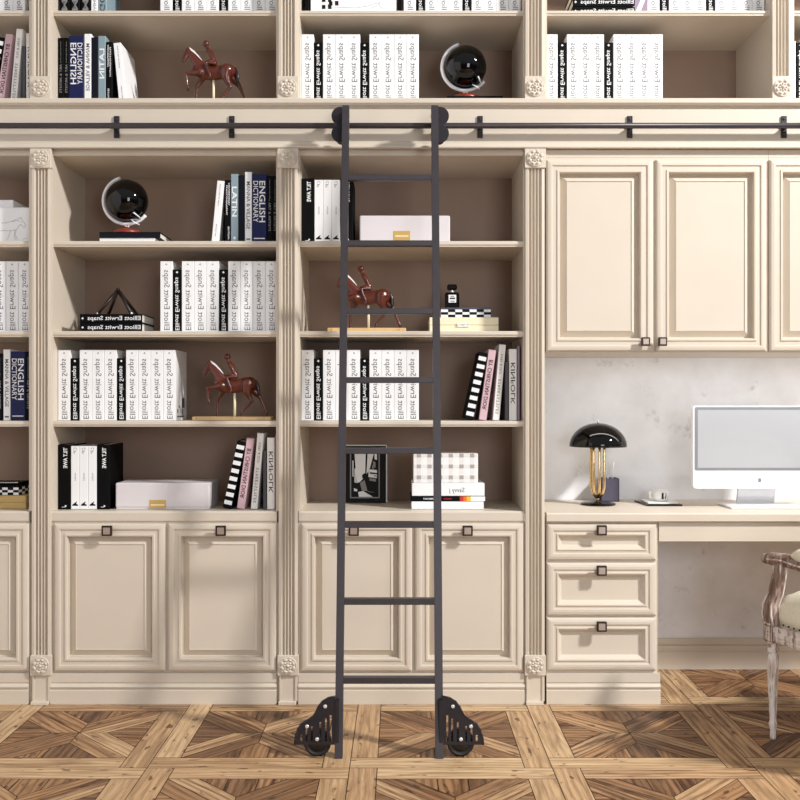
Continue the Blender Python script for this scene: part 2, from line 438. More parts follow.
mb = MB()
x0, x1 = PX(657), XR
prof = [(WALLY, 0), (WALLY-.022, 0), (WALLY-.022, .075), (WALLY-.016, .082), (WALLY-.016, .09), (WALLY-.02, .094), (WALLY-.02, .103), (WALLY-.010, .108), (WALLY-.010, .134), (WALLY, .134)]
mb.prism(prof, 'x', x0, x1); struct(mb.build('baseboard_back', cream))

# ---------------------------------------------------------------- pilasters
def rosette(mb, cx, z, y, R, m=0):
    rings, seg = 13, 56; vs = []
    for i in range(rings+1):
        r = R*i/rings; t = i/rings
        for k in range(seg):
            a = 2*PI*k/seg
            if t < .2: h = .006+.006*math.cos(t/.2*PI/2)
            elif t < .5: h = .002+.008*abs(math.cos(4*a))*math.sin((t-.2)/.3*PI)
            elif t < .86: h = .002+.007*abs(math.sin(4*a))*math.sin((t-.5)/.36*PI)+.002*abs(math.cos(12*a))*math.sin((t-.5)/.36*PI)
            else: h = .006*math.sin((t-.86)/.14*PI)+.0005
            vs.append((cx+r*math.cos(a), y-h, z+r*math.sin(a)))
    fs = [(i*seg+k, i*seg+(k+1) % seg, (i+1)*seg+(k+1) % seg, (i+1)*seg+k) for i in range(rings) for k in range(seg)]
    mb.add(vs, fs, m, True)
def flute_profile(cx, hw, y0):
    pts = [(cx-hw, y0), (cx-hw, -.016)]
    pts += [(cx-hw+.011, -.018), (cx-hw+.0125, -.0145)]
    n = 4; fw = (2*hw-.025)/n
    for k in range(n):
        a = cx-hw+.0125+k*fw
        for q in range(0, 7):
            t = q/6; pts.append((a+.0012+(fw-.0024)*t, -.0145+.0115*math.sin(PI*t)**.7))
    pts += [(cx+hw-.0125, -.0145), (cx+hw-.011, -.018), (cx+hw, -.016), (cx+hw, y0)]
    return pts
PNAMES = {0: 'at the far left end', 1: 'left of the bay with the black globe', 2: 'just left of the ladder', 3: 'right of the ladder beside the desk', 4: 'at the far right of the top row', 5: 'beyond the right end'}
def pilaster(k, upper):
    c = PX(PC(k)+.25, -.02); hw = U(9.5); bw = U(10.5)
    if upper:
        zb, zt = Z_ROW, TOPZ
        lab = f'short fluted cream pilaster of the upper row {PNAMES[k]}'
    else:
        zb, zt = 0, PZ(149.5)
        lab = f'tall fluted cream pilaster {PNAMES[k]}, with rosette blocks'
    t = thing('pilaster', lab, 'pilaster', (c, 0, zb), 'fluted pilasters of the upper row' if upper else 'tall fluted pilasters of the bookcase')
    if upper:
        blocks = [(zb, PZ(78))]; shaft = (PZ(78), zt)
    else:
        blocks = [(PZ(674), PZ(654)), (PZ(169.3), zt)]; shaft = (PZ(654), PZ(169.3))
    m = MB(); m.prism(flute_profile(c, hw, 0.0), 'z', shaft[0], shaft[1]); m.build('fluted_shaft', cream, t)
    for (a, b) in blocks:
        m = MB(); m.box(c-bw, c+bw, -.024, 0, a, b, b=.0015); ob = m.build('rosette_block', cream, t)
        m = MB(); rosette(m, c, (a+b)/2, -.0238, min(bw, (b-a)/2)*.9); m.build('rosette', cream, ob)
    if not upper:
        m = MB(); m.box(c-hw, c+hw, -.014, 0, .012, PZ(674)); m.box(c-hw+.004, c-hw+.010, -.019, -.012, .012, PZ(674)); m.box(c+hw-.01, c+hw-.004, -.019, -.012, .012, PZ(674))
        m.box(c-hw, c+hw-.006, -.03, 0, 0, .014, b=.002)
        m.build('pedestal', cream, t)
for k in range(0, 4): pilaster(k, False)
for k in range(0, 6): pilaster(k, True)

# ---------------------------------------------------------------- shelving units
BN = {1: 'far left bay', 2: 'left bay', 3: 'middle bay behind the ladder', 4: 'bay above the desk', 5: 'far right bay'}
def inner(j): return PX(PC(j-1)+12), PX(PC(j)-11.6)
def shelf_board(x0, x1, zt, th, t):
    m = MB(); y0 = .004
    prof = [(BD, zt), (y0+.003, zt), (y0, zt-.003), (y0, zt-th+.008), (y0+.004, zt-th+.005), (y0+.004, zt-th), (BD, zt-th)]
    m.prism(prof, 'x', x0, x1); m.build('shelf', cream, t)
def unit(j, zb, zt, shelves, label, th=.022):
    xi0, xi1 = inner(j); s = .018
    hx0 = PX(PC(j-1)); hx1 = PX(PC(j))
    t = thing('bookshelf', label, 'bookshelf', ((xi0+xi1)/2, 0, zb), 'built-in open shelves')
    for (a, b) in ((xi0-s, xi0), (xi1, xi1+s)):
        m = MB(); m.box(a, b, .018, BD, zb, zt); m.build('side_panel', cream, t)
    m = MB(); m.box(xi0-s, xi1+s, BD, BD+.012, zb, zt); m.build('back_panel', back_shade, t)
    m = MB(); m.box(hx0+.0005, xi0, 0.0, .018, zb, zt); m.build('face_frame', cream, t)
    m = MB(); m.box(xi1, hx1-.0005, 0.0, .018, zb, zt); m.build('face_frame', cream, t)
    for z in shelves: shelf_board(xi0, xi1, z, th, t)
    return t
for j in (1, 2, 3):
    t = unit(j, PZ(511), PZ(149.5), (Z_S1, Z_S2, Z_S3), f'open cream shelving unit with three shelves, {BN[j]}')
    xi0, xi1 = inner(j)
    m = MB(); m.prism([(BD, PZ(155.6)), (.004, PZ(155.6)), (.0, PZ(154.6)), (.0, PZ(152.2)), (.008, PZ(151.6)), (.008, PZ(149.6)), (BD, PZ(149.6))], 'x', xi0, xi1)
    m.build('top_rail', cream, t)
for j in (1, 2, 3, 4, 5):
    t = unit(j, Z_ROW, TOPZ, (Z_UP,), f'upper row open cream shelving unit, {BN[j]}', th=.019)
    xi0, xi1 = inner(j)
    m = MB(); m.box(xi0-.018, xi1+.018, 0, BD, TOPZ-.02, TOPZ-.0005); m.build('top_panel', cream, t)

# frieze running under the upper row, its top carries the upper books
zz = lambda py: PZ(py, -.034 if py < 105 else -.02)
m = MB()
prof = [(BD, Z_ROW), (-.032, zz(98)), (-.034, zz(98.7)), (-.034, zz(102.5)), (-.026, zz(104.6)), (-.026, zz(105.6)), (-.016, zz(106)), (-.016, zz(107.4)), (-.012, zz(107.8)), (-.012, zz(127.5)), (-.0105, zz(128)),
        (-.0105, zz(140.5)), (-.016, zz(142)), (-.016, zz(143.4)), (-.021, zz(143.8)), (-.028, zz(146.5)), (-.028, zz(148)), (-.012, zz(148.3)), (-.012, PZ(149.4)), (BD, PZ(149.4))]
m.prism(prof, 'x', PX(PC(0)-12), XR)
tag(m.build('frieze', cream), 'long cream moulded frieze board behind the black ladder rail', 'frieze')
m = MB(); prof = [(BD, TOPZ), (-.03, TOPZ), (-.04, TOPZ+.03), (-.08, TOPZ+.09), (-.09, TOPZ+.12), (BD, TOPZ+.12)]
m.prism(prof, 'x', PX(PC(0)-12), XR); tag(m.build('cornice', cream), 'cream crown cornice along the very top of the bookcase', 'cornice')

# ---------------------------------------------------------------- doors
DOORP = [(0, 0), (0, 8), (1.5, 13), (4, 15), (5.8, 14.8), (6.4, 10.0), (10.2, 10.5), (10.9, 14.4), (12.6, 13.8), (13.4, 6), (13.8, -13), (14.4, -15), (21.0, 2.5), (21.25, -.5), (21.8, -.5)]
DRAWP = [(0, 0), (0, 8), (1.5, 13), (4, 15), (6.5, 14.8), (7.3, 10.2), (9.6, 10.8), (10.2, 14.2), (11.3, 13.5), (11.8, 8), (14.8, -4), (15.2, -5)]
def front(mb, x0, x1, z0, z1, y, prof, sx=1.0):
    rings = []
    for ins, h in prof:
        i = U(ins)*sx; hh = h/1000
        rings.append([(x0+i, y-hh, z0+i), (x1-i, y-hh, z0+i), (x1-i, y-hh, z1-i), (x0+i, y-hh, z1-i)])
    vs = [p for r in rings for p in r]
    fs = [(a*4+k, a*4+(k+1) % 4, a*4+4+(k+1) % 4, a*4+4+k) for a in range(len(rings)-1) for k in range(4)]
    n = (len(rings)-1)*4; fs.append((n, n+1, n+2, n+3))
    mb.add(vs, fs)
def carcass(mb, x0, x1, z0, z1, ybk, opens):
    """box whose front has openings where the recessed panels of doors or drawers sit"""
    mb.box(x0, x1, .038, ybk, z0, z1)
    Q = [(PX(a+8, 0), PX(b-8, 0), PZ(d-8, 0), PZ(c+8, 0)) for a, b, c, d in opens]
    xs = sorted({x0, x1} | {round(v, 6) for q in Q for v in q[:2]}); zs = sorted({z0, z1} | {round(v, 6) for q in Q for v in q[2:]})
    for a, b in zip(xs[:-1], xs[1:]):
        for c, d in zip(zs[:-1], zs[1:]):
            mx, mz = (a+b)/2, (c+d)/2
            if any(q[0] < mx < q[1] and q[2] < mz < q[3] for q in Q): continue
            mb.box(a, b, 0, .038, c, d)
def knob(px, py, parent, y, s=10.2):
    x, z = PX(px, y-.032), PZ(py, y-.032); h = U(s)/2
    m = MB(); m.box(x-h*.35, x+h*.35, y-.022, y, z-h*.35, z+h*.35, 0)
    m.box(x-h, x+h, y-.032, y-.02, z-h, z+h, 0, b=.002)
    m.box(x-h*.66, x+h*.66, y-.0345, y-.031, z-h*.66, z+h*.66, 1, b=.001)
    return m.build('knob', [bronze, knobface], parent)
def door(px0, px1, py0, py1, parent, kpx, kpy, prof=DOORP, name='door', ks=10.2, sx=1.0, y=-.002):
    m = MB(); Y_ = -.015; front(m, PX(px0, Y_), PX(px1, Y_), PZ(py1, Y_), PZ(py0, Y_), y, prof, sx)
    d = m.build(name, cream, parent)
    if kpx is not None: knob(kpx, kpy, d, y-.012, ks)
    return d
for j in (1, 2, 3):
    xi0, xi1 = inner(j); hx0, hx1 = PX(PC(j-1))+.0005, PX(PC(j))-.0005
    t = thing('base_cabinet', f'cream two-door base cabinet with square knobs, {BN[j]}', 'cabinet', ((hx0+hx1)/2, 0, 0), 'base cabinets under the open shelves')
    m = MB(); zt = PZ(511)
    m.prism([(BD+.012, zt-.0005), (-.003, zt-.0005), (-.008, zt-.006), (-.008, PZ(520.5)), (-.002, PZ(522)), (-.002, PZ(523)+.0005), (BD+.012, PZ(523)+.0005)], 'x', xi0-.004, xi1+.004); m.build('worktop', cream, t)
    b = PC(j-1)-40.6
    px = [b+54, b+165, b+168, b+276]
    m = MB(); carcass(m, hx0, hx1, 0.0, PZ(523), BD+.012, [(px[0], px[1], 523.6, 671.5), (px[2], px[3], 523.6, 671.5)]); m.build('body', cream, t)
    door(px[0], px[1], 523.6, 671.5, t, b+106.5, 531)
    door(px[2], px[3], 523.6, 671.5, t, b+220.5, 531)
    m = MB()
    m.prism([(0, 0), (-.016, 0), (-.016, PZ(689.5)), (-.012, PZ(688.8)), (-.010, PZ(687.8)), (-.016, PZ(687.2)), (-.018, PZ(685.5)), (-.014, PZ(683.8)), (-.008, PZ(683)), (-.008, PZ(682)), (-.011, PZ(681.5)), (-.011, PZ(672.5)), (0, PZ(672.5))], 'x', PX(PC(j-1)+10.8), PX(PC(j)-10.8))
    m.build('plinth', cream, t)

# ---------------------------------------------------------------- wall cabinets above the desk
def wall_cab(pxs, label, cl, cr):
    y0 = -.0
    t = thing('wall_cabinet', label, 'cabinet', (PX((cl+cr)/2), 0, PZ(352)), 'wall cabinets above the desk')
    m = MB(); carcass(m, PX(cl), PX(cr), PZ(352.3), PZ(150), WALLY-.0005, [(a, b, 159.5, 351.5) for a, b, k in pxs]); m.build('body', cream, t)
    m = MB(); m.box(PX(cl), PX(cr), -.001, 0, PZ(157.5), PZ(150.2)); m.build('top_rail', cream, t)
    for (a, b, k) in pxs: door(a, b, 159.5, 351.5, t, k, 341.5, ks=8.6)
wall_cab([(546.5, 653.5, 646), (656, 767, 663)], 'cream two-door wall cabinet above the lamp beside the pilaster', 545.6, 768.3)
wall_cab([(770, 879, 872), (881, 990, 888)], 'cream wall cabinet cut off by the right edge, above the computer', 768.6, 991)

# ---------------------------------------------------------------- desk
DZ = .750
t = thing('desk', 'built-in cream desk with deep front edge under the wall cabinets', 'desk', (1.5, .2, 0))
m = MB(); zb = PZ(522)
m.prism([(WALLY-.001, DZ), (-.016, DZ), (-.022, DZ-.005), (-.022, zb+.006), (-.014, zb), (WALLY-.001, zb)], 'x', PX(546), XR-.05); m.build('desktop', cream, t)
m = MB(); m.box(PX(658.5), XR-.1, -.004, .018, PZ(541.5), zb-.0005, b=.0015); m.build('apron', cream, t)
m = MB(); m.box(XR-.1, XR-.05, 0, WALLY-.03, 0, zb-.0005); m.build('side_panel', cream, t)
t = thing('drawer_unit', 'cream three-drawer pedestal under the left end of the desk', 'drawer unit', (PX(602), 0, 0))
m = MB(); carcass(m, PX(546), PX(657.5), 0, zb-.001, WALLY-.03, [(547, 656.5, a, b) for a, b in ((524, 560.5), (563, 616), (618, 671))]); m.build('body', cream, t)
for (a, b, k) in ((524, 560.5, 530.5), (563, 616, 571), (618, 671, 627)):
    door(547, 656.5, a, b, t, 602, k, DRAWP, 'drawer', ks=10, y=-.001)
m = MB()
m.prism([(0, 0), (-.016, 0), (-.016, PZ(689.5)), (-.012, PZ(688.8)), (-.010, PZ(687.8)), (-.016, PZ(687.2)), (-.018, PZ(685.5)), (-.014, PZ(683.8)), (-.008, PZ(683)), (-.008, PZ(682)), (-.011, PZ(681.5)), (-.011, PZ(672.5)), (0, PZ(672.5))], 'x', PX(546), PX(659.5))
m.build('plinth', cream, t)

# ---------------------------------------------------------------- rail and ladder
RY, RZ, RR = -.052, CH+274.3*(CD-.052)/F, .0112
t = thing('ladder_rail', 'long black round rail on small brackets across the frieze', 'rail', (0, RY, RZ))
m = MB(); m.tube([(PX(PC(0)-10), RY, RZ), (XR-.05, RY, RZ)], RR, seg=16); m.build('rail_tube', iron, t)
for px in (-112, 117, 232, 480, 629.5, 783.5, 930):
    x = PX(px, -.012); m = MB()
    m.box(x-U(2.7), x+U(2.7), -.019, -.0122, PZ(139), PZ(117.3), b=.001)
    m.tube([(x, -.016, RZ), (x, RY+.004, RZ)], .007, seg=10)
    br = m.build('bracket', castiron, t)
    for z in (PZ(120.5), PZ(135.5)):
        m = MB(); m.lathe([(.0045, -.0185), (.0045, -.0215), (.002, -.0225)], (x, 0, z), axis='y', seg=10); m.build('screw', iron, br)

YB, YT, ZT = -.59, -.169, 2.302
def lad(t): return (YB+(YT-YB)*t, ZT*t)
LAD = thing('library_ladder', 'tall dark iron rolling library ladder leaning on the rail', 'ladder', (0, YB, 0))
xo = .0
for sx, (pt0, pt1), (pb0, pb1) in ((-1, (342.0, 349.6), (334.6, 342.4)), (1, (431.2, 438.8), (435.4, 443.4))):
    D0, D1 = CD+YB, CD+YT
    xb0, xb1 = (pb0-400)*D0/F, (pb1-400)*D0/F
    m = MB(); dp = .034
    vs = [(xb0, YB, 0), (xb1, YB, 0), (xb1, YB+dp, 0), (xb0, YB+dp, 0), (xb0, YT, ZT), (xb1, YT, ZT), (xb1, YT+dp, ZT), (xb0, YT+dp, ZT)]
    m.add(vs, [(0, 1, 2, 3), (4, 7, 6, 5), (0, 4, 5, 1), (1, 5, 6, 2), (2, 6, 7, 3), (3, 7, 4, 0)])
    m.build('stile', iron, LAD)
    if sx < 0: xin0 = xb1
    else: xin1 = xb0
ang = math.atan2(YT-YB, ZT)
for py in (177.2, 243, 311, 380, 451, 525, 602, 681):
    lo, hi = 0, 1
    for _ in range(40):
        q = (lo+hi)/2; y, z = lad(q)
        if 400-(z-CH)*F/(CD+y) > py: lo = q
        else: hi = q
    y, z = lad((lo+hi)/2); h = .0105; dpt = .03
    m = MB(); m.box(xin0-.002, xin1+.002, y+.001, y+dpt, z-h, z+h, b=.0015); m.build('rung', iron, LAD)
for sx, cpx in ((-1, 342.3), (1, 438.6)):
    y = -.105; cx = PX(cpx, y); r = U(10.6, y); m = MB()
    za, zb_ = PZ(116.3, y), PZ(133.8, y); zc = (za+zb_)/2
    cx = PX(340.6 if sx < 0 else 439.8, y); r = U(9.1, y)
    for z in (za, zb_): m.lathe([(r, y-.006), (r, y+.002)], (cx, 0, z), axis='y', seg=40, smooth=False)
    xe = PX(348.6 if sx < 0 else 431.9, y); m.box(min(cx-(-sx)*U(4, y), xe), max(cx+sx*U(4, y), xe), y-.0061, y+.0021, zb_-r*.7, za+r*.7)
    pl = m.build('roller_plate', castiron, LAD)
    for z in (za, zb_):
        m = MB(); m.lathe([(.019, 0), (.019, .012), (.013, .020), (.013, .026), (.019, .034), (.019, .04)], (cx, y+.003, z+(.012 if z > zc else -.012)), axis='y', seg=20); m.build('roller', rubber, pl)
    for z in (za-.004, zc, zb_+.004):
        m = MB(); m.lathe([(.004, -.0065), (.004, -.009), (.002, -.0095)], (cx-sx*.006, y, z), axis='y', seg=10); m.build('bolt', rubber, pl)
    xs = (pb0+pb1)/2
    m = MB(); xa = xin0-.012 if sx < 0 else xin1+.012
    m.box(min(xa, cx), max(xa, cx), y-.004, y+.004, zc-.03, zc+.03); m.box(xa-.01, xa+.01, y-.03, y+.002, zc-.05, zc+.05); m.build('hanger', castiron, LAD)
# wheel brackets: outline measured on the left one and mirrored
out = [(197, 515), (203, 460), (220, 400), (250, 350), (300, 320), (345, 290), (365, 260), (385, 215), (420, 170), (470, 140), (522, 130)]
def topy(x):
    for (a, b) in zip(out[:-1], out[1:]):
        if a[0] <= x <= b[0]: return a[1]+(b[1]-a[1])*(x-a[0])/(b[0]-a[0])
    return 515
slots = [(243, 259, 436, 488), (285, 300, 380, 488), (328, 343, 365, 488), (395, 410, 335, 488), (440, 455, 305, 488), (478, 494, 280, 488)]
yw = -.575
for sx in (-1, 1):
    def W(zx, zy):
        px = 270+zx/8; py = 680+zy/8
        if sx > 0: px = 439.5+(338.5-px)
        return PX(px, yw), PZ(py, yw)
    xs = sorted(set([p[0] for p in out]+[s[0] for s in slots]+[s[1] for s in slots]))
    m = MB()
    for a, b in zip(xs[:-1], xs[1:]):
        mid = (a+b)/2; sl = [s for s in slots if s[0] <= mid <= s[1]]
        segs = [((a, 515), (b, 515), (b, topy(b)), (a, topy(a)))]
        if sl:
            s = sl[0]; segs = [((a, 515), (b, 515), (b, s[3]), (a, s[3])), ((a, s[2]), (b, s[2]), (b, topy(b)), (a, topy(a)))]
        for q in segs: m.prism([W(*p) for p in q], 'y', yw-.004, yw+.002)
    # raised rim along the curved edge
    for a, b in zip(out[:-1], out[1:]):
        p, q = W(*a), W(*b)
        m.tube([(p[0], yw-.002, p[1]), (q[0], yw-.002, q[1])], .0035, seg=6)
    br = m.build('wheel_bracket', castiron, LAD)
    m = MB(); p, q = W(522, 160), W(522, 500)
    m.box(min(p[0], p[0]-sx*.012), max(p[0], p[0]-sx*.012), yw-.006, yw+.03, q[1], p[1]); m.build('mounting_flange', castiron, LAD)
    for (zx, zy) in ((442, 208), (297, 368), (377, 470)):
        p = W(zx, zy); m = MB(); m.lathe([(.0065, -.0035), (.0065, -.0065), (.004, -.0085)], (p[0], yw, p[1]), axis='y', seg=14); m.build('bolt', chrome, br)
    p = W(378, 500)
    m = MB(); R = .0455
    m.lathe([(.0, yw+.004), (R*.55, yw+.004), (R*.62, yw+.009), (R*.78, yw+.009), (R*.86, yw+.004), (R, yw+.008), (R, yw+.034), (R*.86, yw+.038), (.0, yw+.038)], (p[0], 0, R+.0004), axis='y', seg=40)
    m.build('wheel', rubber, LAD)

# ---------------------------------------------------------------- books
BY = .055
def book(w_, h, d, cover, name='book', marks=None, mats=(), pagem=page, label='', cat='book', open_top=True):
    """spine towards the viewer (-y); local x in [-w/2, w/2], z from 0"""
    b = MB(); t = .0028; x = w_/2
    b.box(-x, x, 0, t*1.3, 0, h, 0, b=min(.0018, w_*.15))
    b.box(-x, -x+t, t*.6, d, 0, h, 0); b.box(x-t, x, t*.6, d, 0, h, 0)
    if marks: marks(b)
    o = b.build(name, [cover]+list(mats), None, loc=(0, 0, 0))
    p = MB(); p.box(-x+t, x-t, t*1.3, d-.004, .003, h-.003); p.build('page_block', pagem, o)
    o['label'] = label; o['category'] = cat
    return o
def put(o, xr, y, z, lean=0.0):
    """xr: x of the lowest right corner (left corner for a left lean)"""
    w_ = o['w_'] if 'w_' in o else 0
    return o
US = (0, 0, 1)
def album(is_white):
    wd, h, d = (.0488, .282, .2) if is_white else (.0352, .249, .19)
    def marks(b):
        text(b, 'Elliott Erwitt Snaps', (-.001, -.0004, h*.45), (0, 0, 1), (1, 0, 0), h*.85, wd*.6 if is_white else wd*.62, 1, bold=.0 if is_white else .01)
        s = .0042 if is_white else .005; z = h*.955
        b.add([(-s, -.0004, z), (0, -.0004, z-s), (s, -.0004, z), (0, -.0004, z+s)], [(0, 1, 2, 3)], 1)
        if is_white:
            q = .0022; b.add([(-q, -.0006, z), (0, -.0006, z-q), (q, -.0006, z), (0, -.0006, z+q)], [(0, 1, 2, 3)], 0)
        # small print on the back board
        x = wd/2+.0004
        for (a, c_, e, f_) in ((.06, .075, .05, .06), (.11, .16, .05, .09), (.12, .135, .022, .045), (.03, .045, .03, .045), (.03, .15, .012, .018)):
            b.add([(x, a, e), (x, c_, e), (x, c_, f_), (x, a, f_)], [(0, 1, 2, 3)], 1)
    o = book(wd, h, d, white if is_white else black, 'photo_book', marks, [greyink if is_white else whiteink], page if not is_white else white, '', 'book')
    o['group'] = 'photo books of the white and black series'
    return o
PW, PB = album(True), album(False)
used = set()
ORD = ['first', 'second', 'third', 'fourth', 'fifth', 'sixth', 'seventh', 'eighth', 'ninth', 'tenth', 'eleventh', 'twelfth']
def place(proto, x, y, z, label, rot=(0, 0, 0)):
    if proto.name not in used:
        used.add(proto.name); proto.location = (x, y, z); proto.rotation_euler = rot; proto['label'] = label; return proto
    return dup(proto, (x, y, z), label, None, rot)
def albums(px, z, seq, where, skip=0):
    nw = nb = 0; x = PX(px, BY)
    for i, c in enumerate(seq):
        wd = .0496 if c == 'W' else .0364
        if i >= skip:
            if c == 'W': nw += 1; lab = f'white photo book, {ORD[nw-1]} white one from left, {where}'
            else: nb += 1; lab = f'black photo book, {ORD[nb-1]} black one from left, {where}'
            place(PW if c == 'W' else PB, x+wd/2, BY, z, lab)
        x += wd
SEQ = 'WBWWWBWWWW'
E = .0006
albums(160.1, Z_S2+E, SEQ, 'left bay second shelf')
albums(57.9, Z_S3+E, SEQ, 'left bay third shelf')
albums(301.3, Z_S3+E, SEQ, 'third shelf behind the ladder')
albums(301.3, Z_ROW+E, SEQ, 'upper row beside the globe')
albums(545.3, Z_ROW+E, SEQ, 'upper row over the desk')
albums(796.2, Z_ROW+E, 'BWW', 'upper row at right picture edge')
albums(160.1, Z_UP+E, SEQ, 'topmost shelf of the left bay')
albums(403.5, Z_UP+E, SEQ, 'topmost shelf above the ladder')
albums(647.2, Z_UP+E, SEQ, 'topmost shelf over the desk')
albums(-12, Z_UP+E, 'WWW', 'topmost shelf of the far left bay')
albums(-6.5, Z_S2+E, 'WWW', 'second shelf of the far left bay')

def flat(proto, pxc, y, z, th, h, label):
    """a book laid flat, spine to the room: its head points left"""
    return place(proto, PX(pxc, y)+h/2, y, z+th/2, label, (0, -PI/2, 0))
# a pair of black photo books lying flat under the leather tripod
flat(PB, 111, BY, Z_S2+E, .0352, .249, 'black photo book lying flat, lower of the pair under the leather tripod')
flat(PB, 111, BY, Z_S2+.0362+E, .0352, .249, 'black photo book lying flat, upper of the pair under the leather tripod')
for i, w_ in enumerate(('lower', 'middle', 'upper')):
    flat(PB, 604, BY, Z_UP+E+.0362*i, .0352, .249, f'black photo book lying flat on the topmost shelf over the desk, {w_} one')

# the dictionary set
def vtext(b, s, x, z, L, H, up=1, m=1, bold=0.0):   # reading downwards on the spine
    text(b, s, (x, -.0004, z), (0, 0, -1), (up, 0, 0), L, H, m, bold)
def dict_set(mir):
    u = -1 if mir else 1; S = {}
    h = .284; S['serif'] = book(.0275, h, .19, white, marks=lambda b: (vtext(b, 'MANNA & VILLAGE', 0, .15, .19, .015, u, 1, .01), b.box(-.008, .008, -.0005, 0, .012, .018, 1)), mats=[greyink])
    S['blue'] = book(.058, .276, .2, blue, marks=lambda b: (vtext(b, 'ENGLISH', u*.012, .165, .165, .024, u, 1, .012), vtext(b, 'DICTIONARY', -u*.014, .165, .165, .02, u, 1, .006), vtext_h(b)), mats=[whiteink])
    S['latin'] = book(.029, .276, .17, greyblue, marks=lambda b: (vtext(b, 'LATIN', 0, .165, .12, .02, u, 1, .02), b.box(-.004, .004, -.0005, 0, .015, .025, 1)), mats=[whiteink])
    S['navy'] = book(.027, .27, .19, navy)
    S['art'] = book(.0215, .268, .19, black, marks=lambda b: (vtext(b, 'ART & ARTISTS', 0, .105, .115, .009, u, 1, .01), vtext(b, 'thames and hudson library', 0, .21, .085, .006, u, 1)), mats=[skygrey])
    S['notes'] = book(.024, .252, .17, black, marks=lambda b: (vtext(b, 'CONTEMPORARY', .0045*u, .195, .09, .006, u, 1, .02), vtext(b, 'PHOTOGRAPHY', -.0045*u, .17, .12, .006, u, 1, .02), vtext(b, 'EDITION', .003*u, .04, .05, .006, u, 1, .02)), mats=[whiteink])
    S['mag'] = book(.029, .248, .2, white, marks=lambda b: (vtext(b, 'notes on the new interior', 0, .19, .09, .006, u, 1), vtext(b, 'volume one', 0, .05, .05, .006, u, 1),
             b.add([(.0149, .10, .02), (.0149, .17, .0), (.0149, .17, .05), (.0149, .12, .09), (.0149, .10, .12), (.0149, .13, .06)], [(0, 1, 2, 3, 4, 5)], 2)), mats=[greyink, ink])
    return S
def vtext_h(b): b.box(-.022, .022, -.0005, 0, .016, .020, 1)
def stand(S, key, px0, px1, z, label, lean=0, y=BY, ):
    o = S[key]; x0, x1 = PX(px0, y), PX(px1, y)
    w_ = max(v.co.x for v in o.data.vertices)-min(v.co.x for v in o.data.vertices)
    a = math.radians(lean)
    if lean > 0: x = x1-w_/2*math.cos(a); zz_ = z+w_/2*math.sin(a)
    elif lean < 0: x = x0+w_/2*math.cos(a); zz_ = z+w_/2*math.sin(-a)
    else: x = (x0+x1)/2; zz_ = z
    return place(o, x, y, zz_+.0006, label, (0, a, 0))
A = dict_set(False); Bm = dict_set(True)
z = Z_S1
stand(A, 'mag', 211, 218.6, z, 'slim white book leaning right, first shelf of the left bay', 5.5)
stand(A, 'notes', 225, 230.8, z, 'black book with small white print, between leaning white and grey books, first shelf')
stand(A, 'latin', 231, 238, z, 'grey-blue LATIN book on the first shelf of the left bay')
stand(A, 'navy', 238.3, 244.8, z, 'plain navy book beside the LATIN book, first shelf of left bay')
stand(A, 'serif', 245, 251.7, z, 'white book with faint grey capitals, left of the blue dictionary, first shelf')
stand(A, 'blue', 252, 266.5, z, 'blue ENGLISH DICTIONARY on the first shelf of the left bay')
stand(A, 'art', 267, 272.2, z, 'black book directly right of the blue dictionary, first shelf of left bay')
stand(A, 'art', 272.5, 277.3, z, 'black book against the right side panel, first shelf of left bay')
z = Z_ROW
stand(Bm, 'art', 58.2, 63.3, z, 'black book against the left side panel, upper row of left bay')
stand(Bm, 'art', 63.8, 68.9, z, 'black book directly left of the blue dictionary, upper row')
stand(Bm, 'blue', 69.2, 83.6, z, 'blue dictionary with mirrored white lettering in the upper row')
stand(Bm, 'serif', 84.4, 91.1, z, 'white book with grey capitals, right of the upper row dictionary')
stand(Bm, 'navy', 91.4, 97.8, z, 'plain navy book left of the grey LATIN book, upper row')
stand(Bm, 'latin', 98.3, 105.4, z, 'grey-blue book with mirrored LATIN title, upper row')
stand(Bm, 'notes', 106.2, 112.2, z, 'black book between the grey book and leaning white book, upper row')
stand(Bm, 'mag', 119.2, 126, z, 'slim white book with black figure on its cover, leaning left, upper row', -5.5)
z = Z_S3
stand(A, 'art', -3, 2.3, z, 'black book at the left picture edge, third shelf')
stand(A, 'serif', 3.4, 10.2, z, 'white book left of the blue dictionary, third shelf of far left bay')
stand(A, 'blue', 10.6, 25.1, z, 'blue ENGLISH DICTIONARY on the third shelf of the far left bay')
stand(A, 'art', 25.4, 30.6, z, 'black book right of the blue dictionary, far left bay')

# fashion and interiors set
def stripes(b):
    for k in range(8):
        z0 = .016+k*.0322; b.box(-.0155, .0155, -.0006, .001, z0, z0+.0165, 1)
K = {
 'stripe': book(.034, .274, .19, black, marks=stripes, mats=[whiteink], pagem=page),
 'pink': book(.030, .284, .19, pink, marks=lambda b: vtext(b, 'BY CHRISTIAN DIOR', 0, .142, .2, .017, -1, 1, .012), mats=[ink]),
 'pencil': book(.026, .304, .17, offwhite, marks=lambda b: (vtext(b, 'KARL & OLD', 0, .225, .08, .009, -1, 1), vtext(b, 'STREETSTYLES', 0, .095, .14, .011, -1, 1)), mats=[greyink]),
 'thin': book(.0125, .235, .17, charcoal),
 'kinfolk': book(.0305, .286, .19, offwhite, marks=lambda b: vtext(b, 'KINFOLK', 0, .148, .165, .017, -1, 1, .004), mats=[ink]),
 'lilac': book(.009, .298, .17, lilac)}
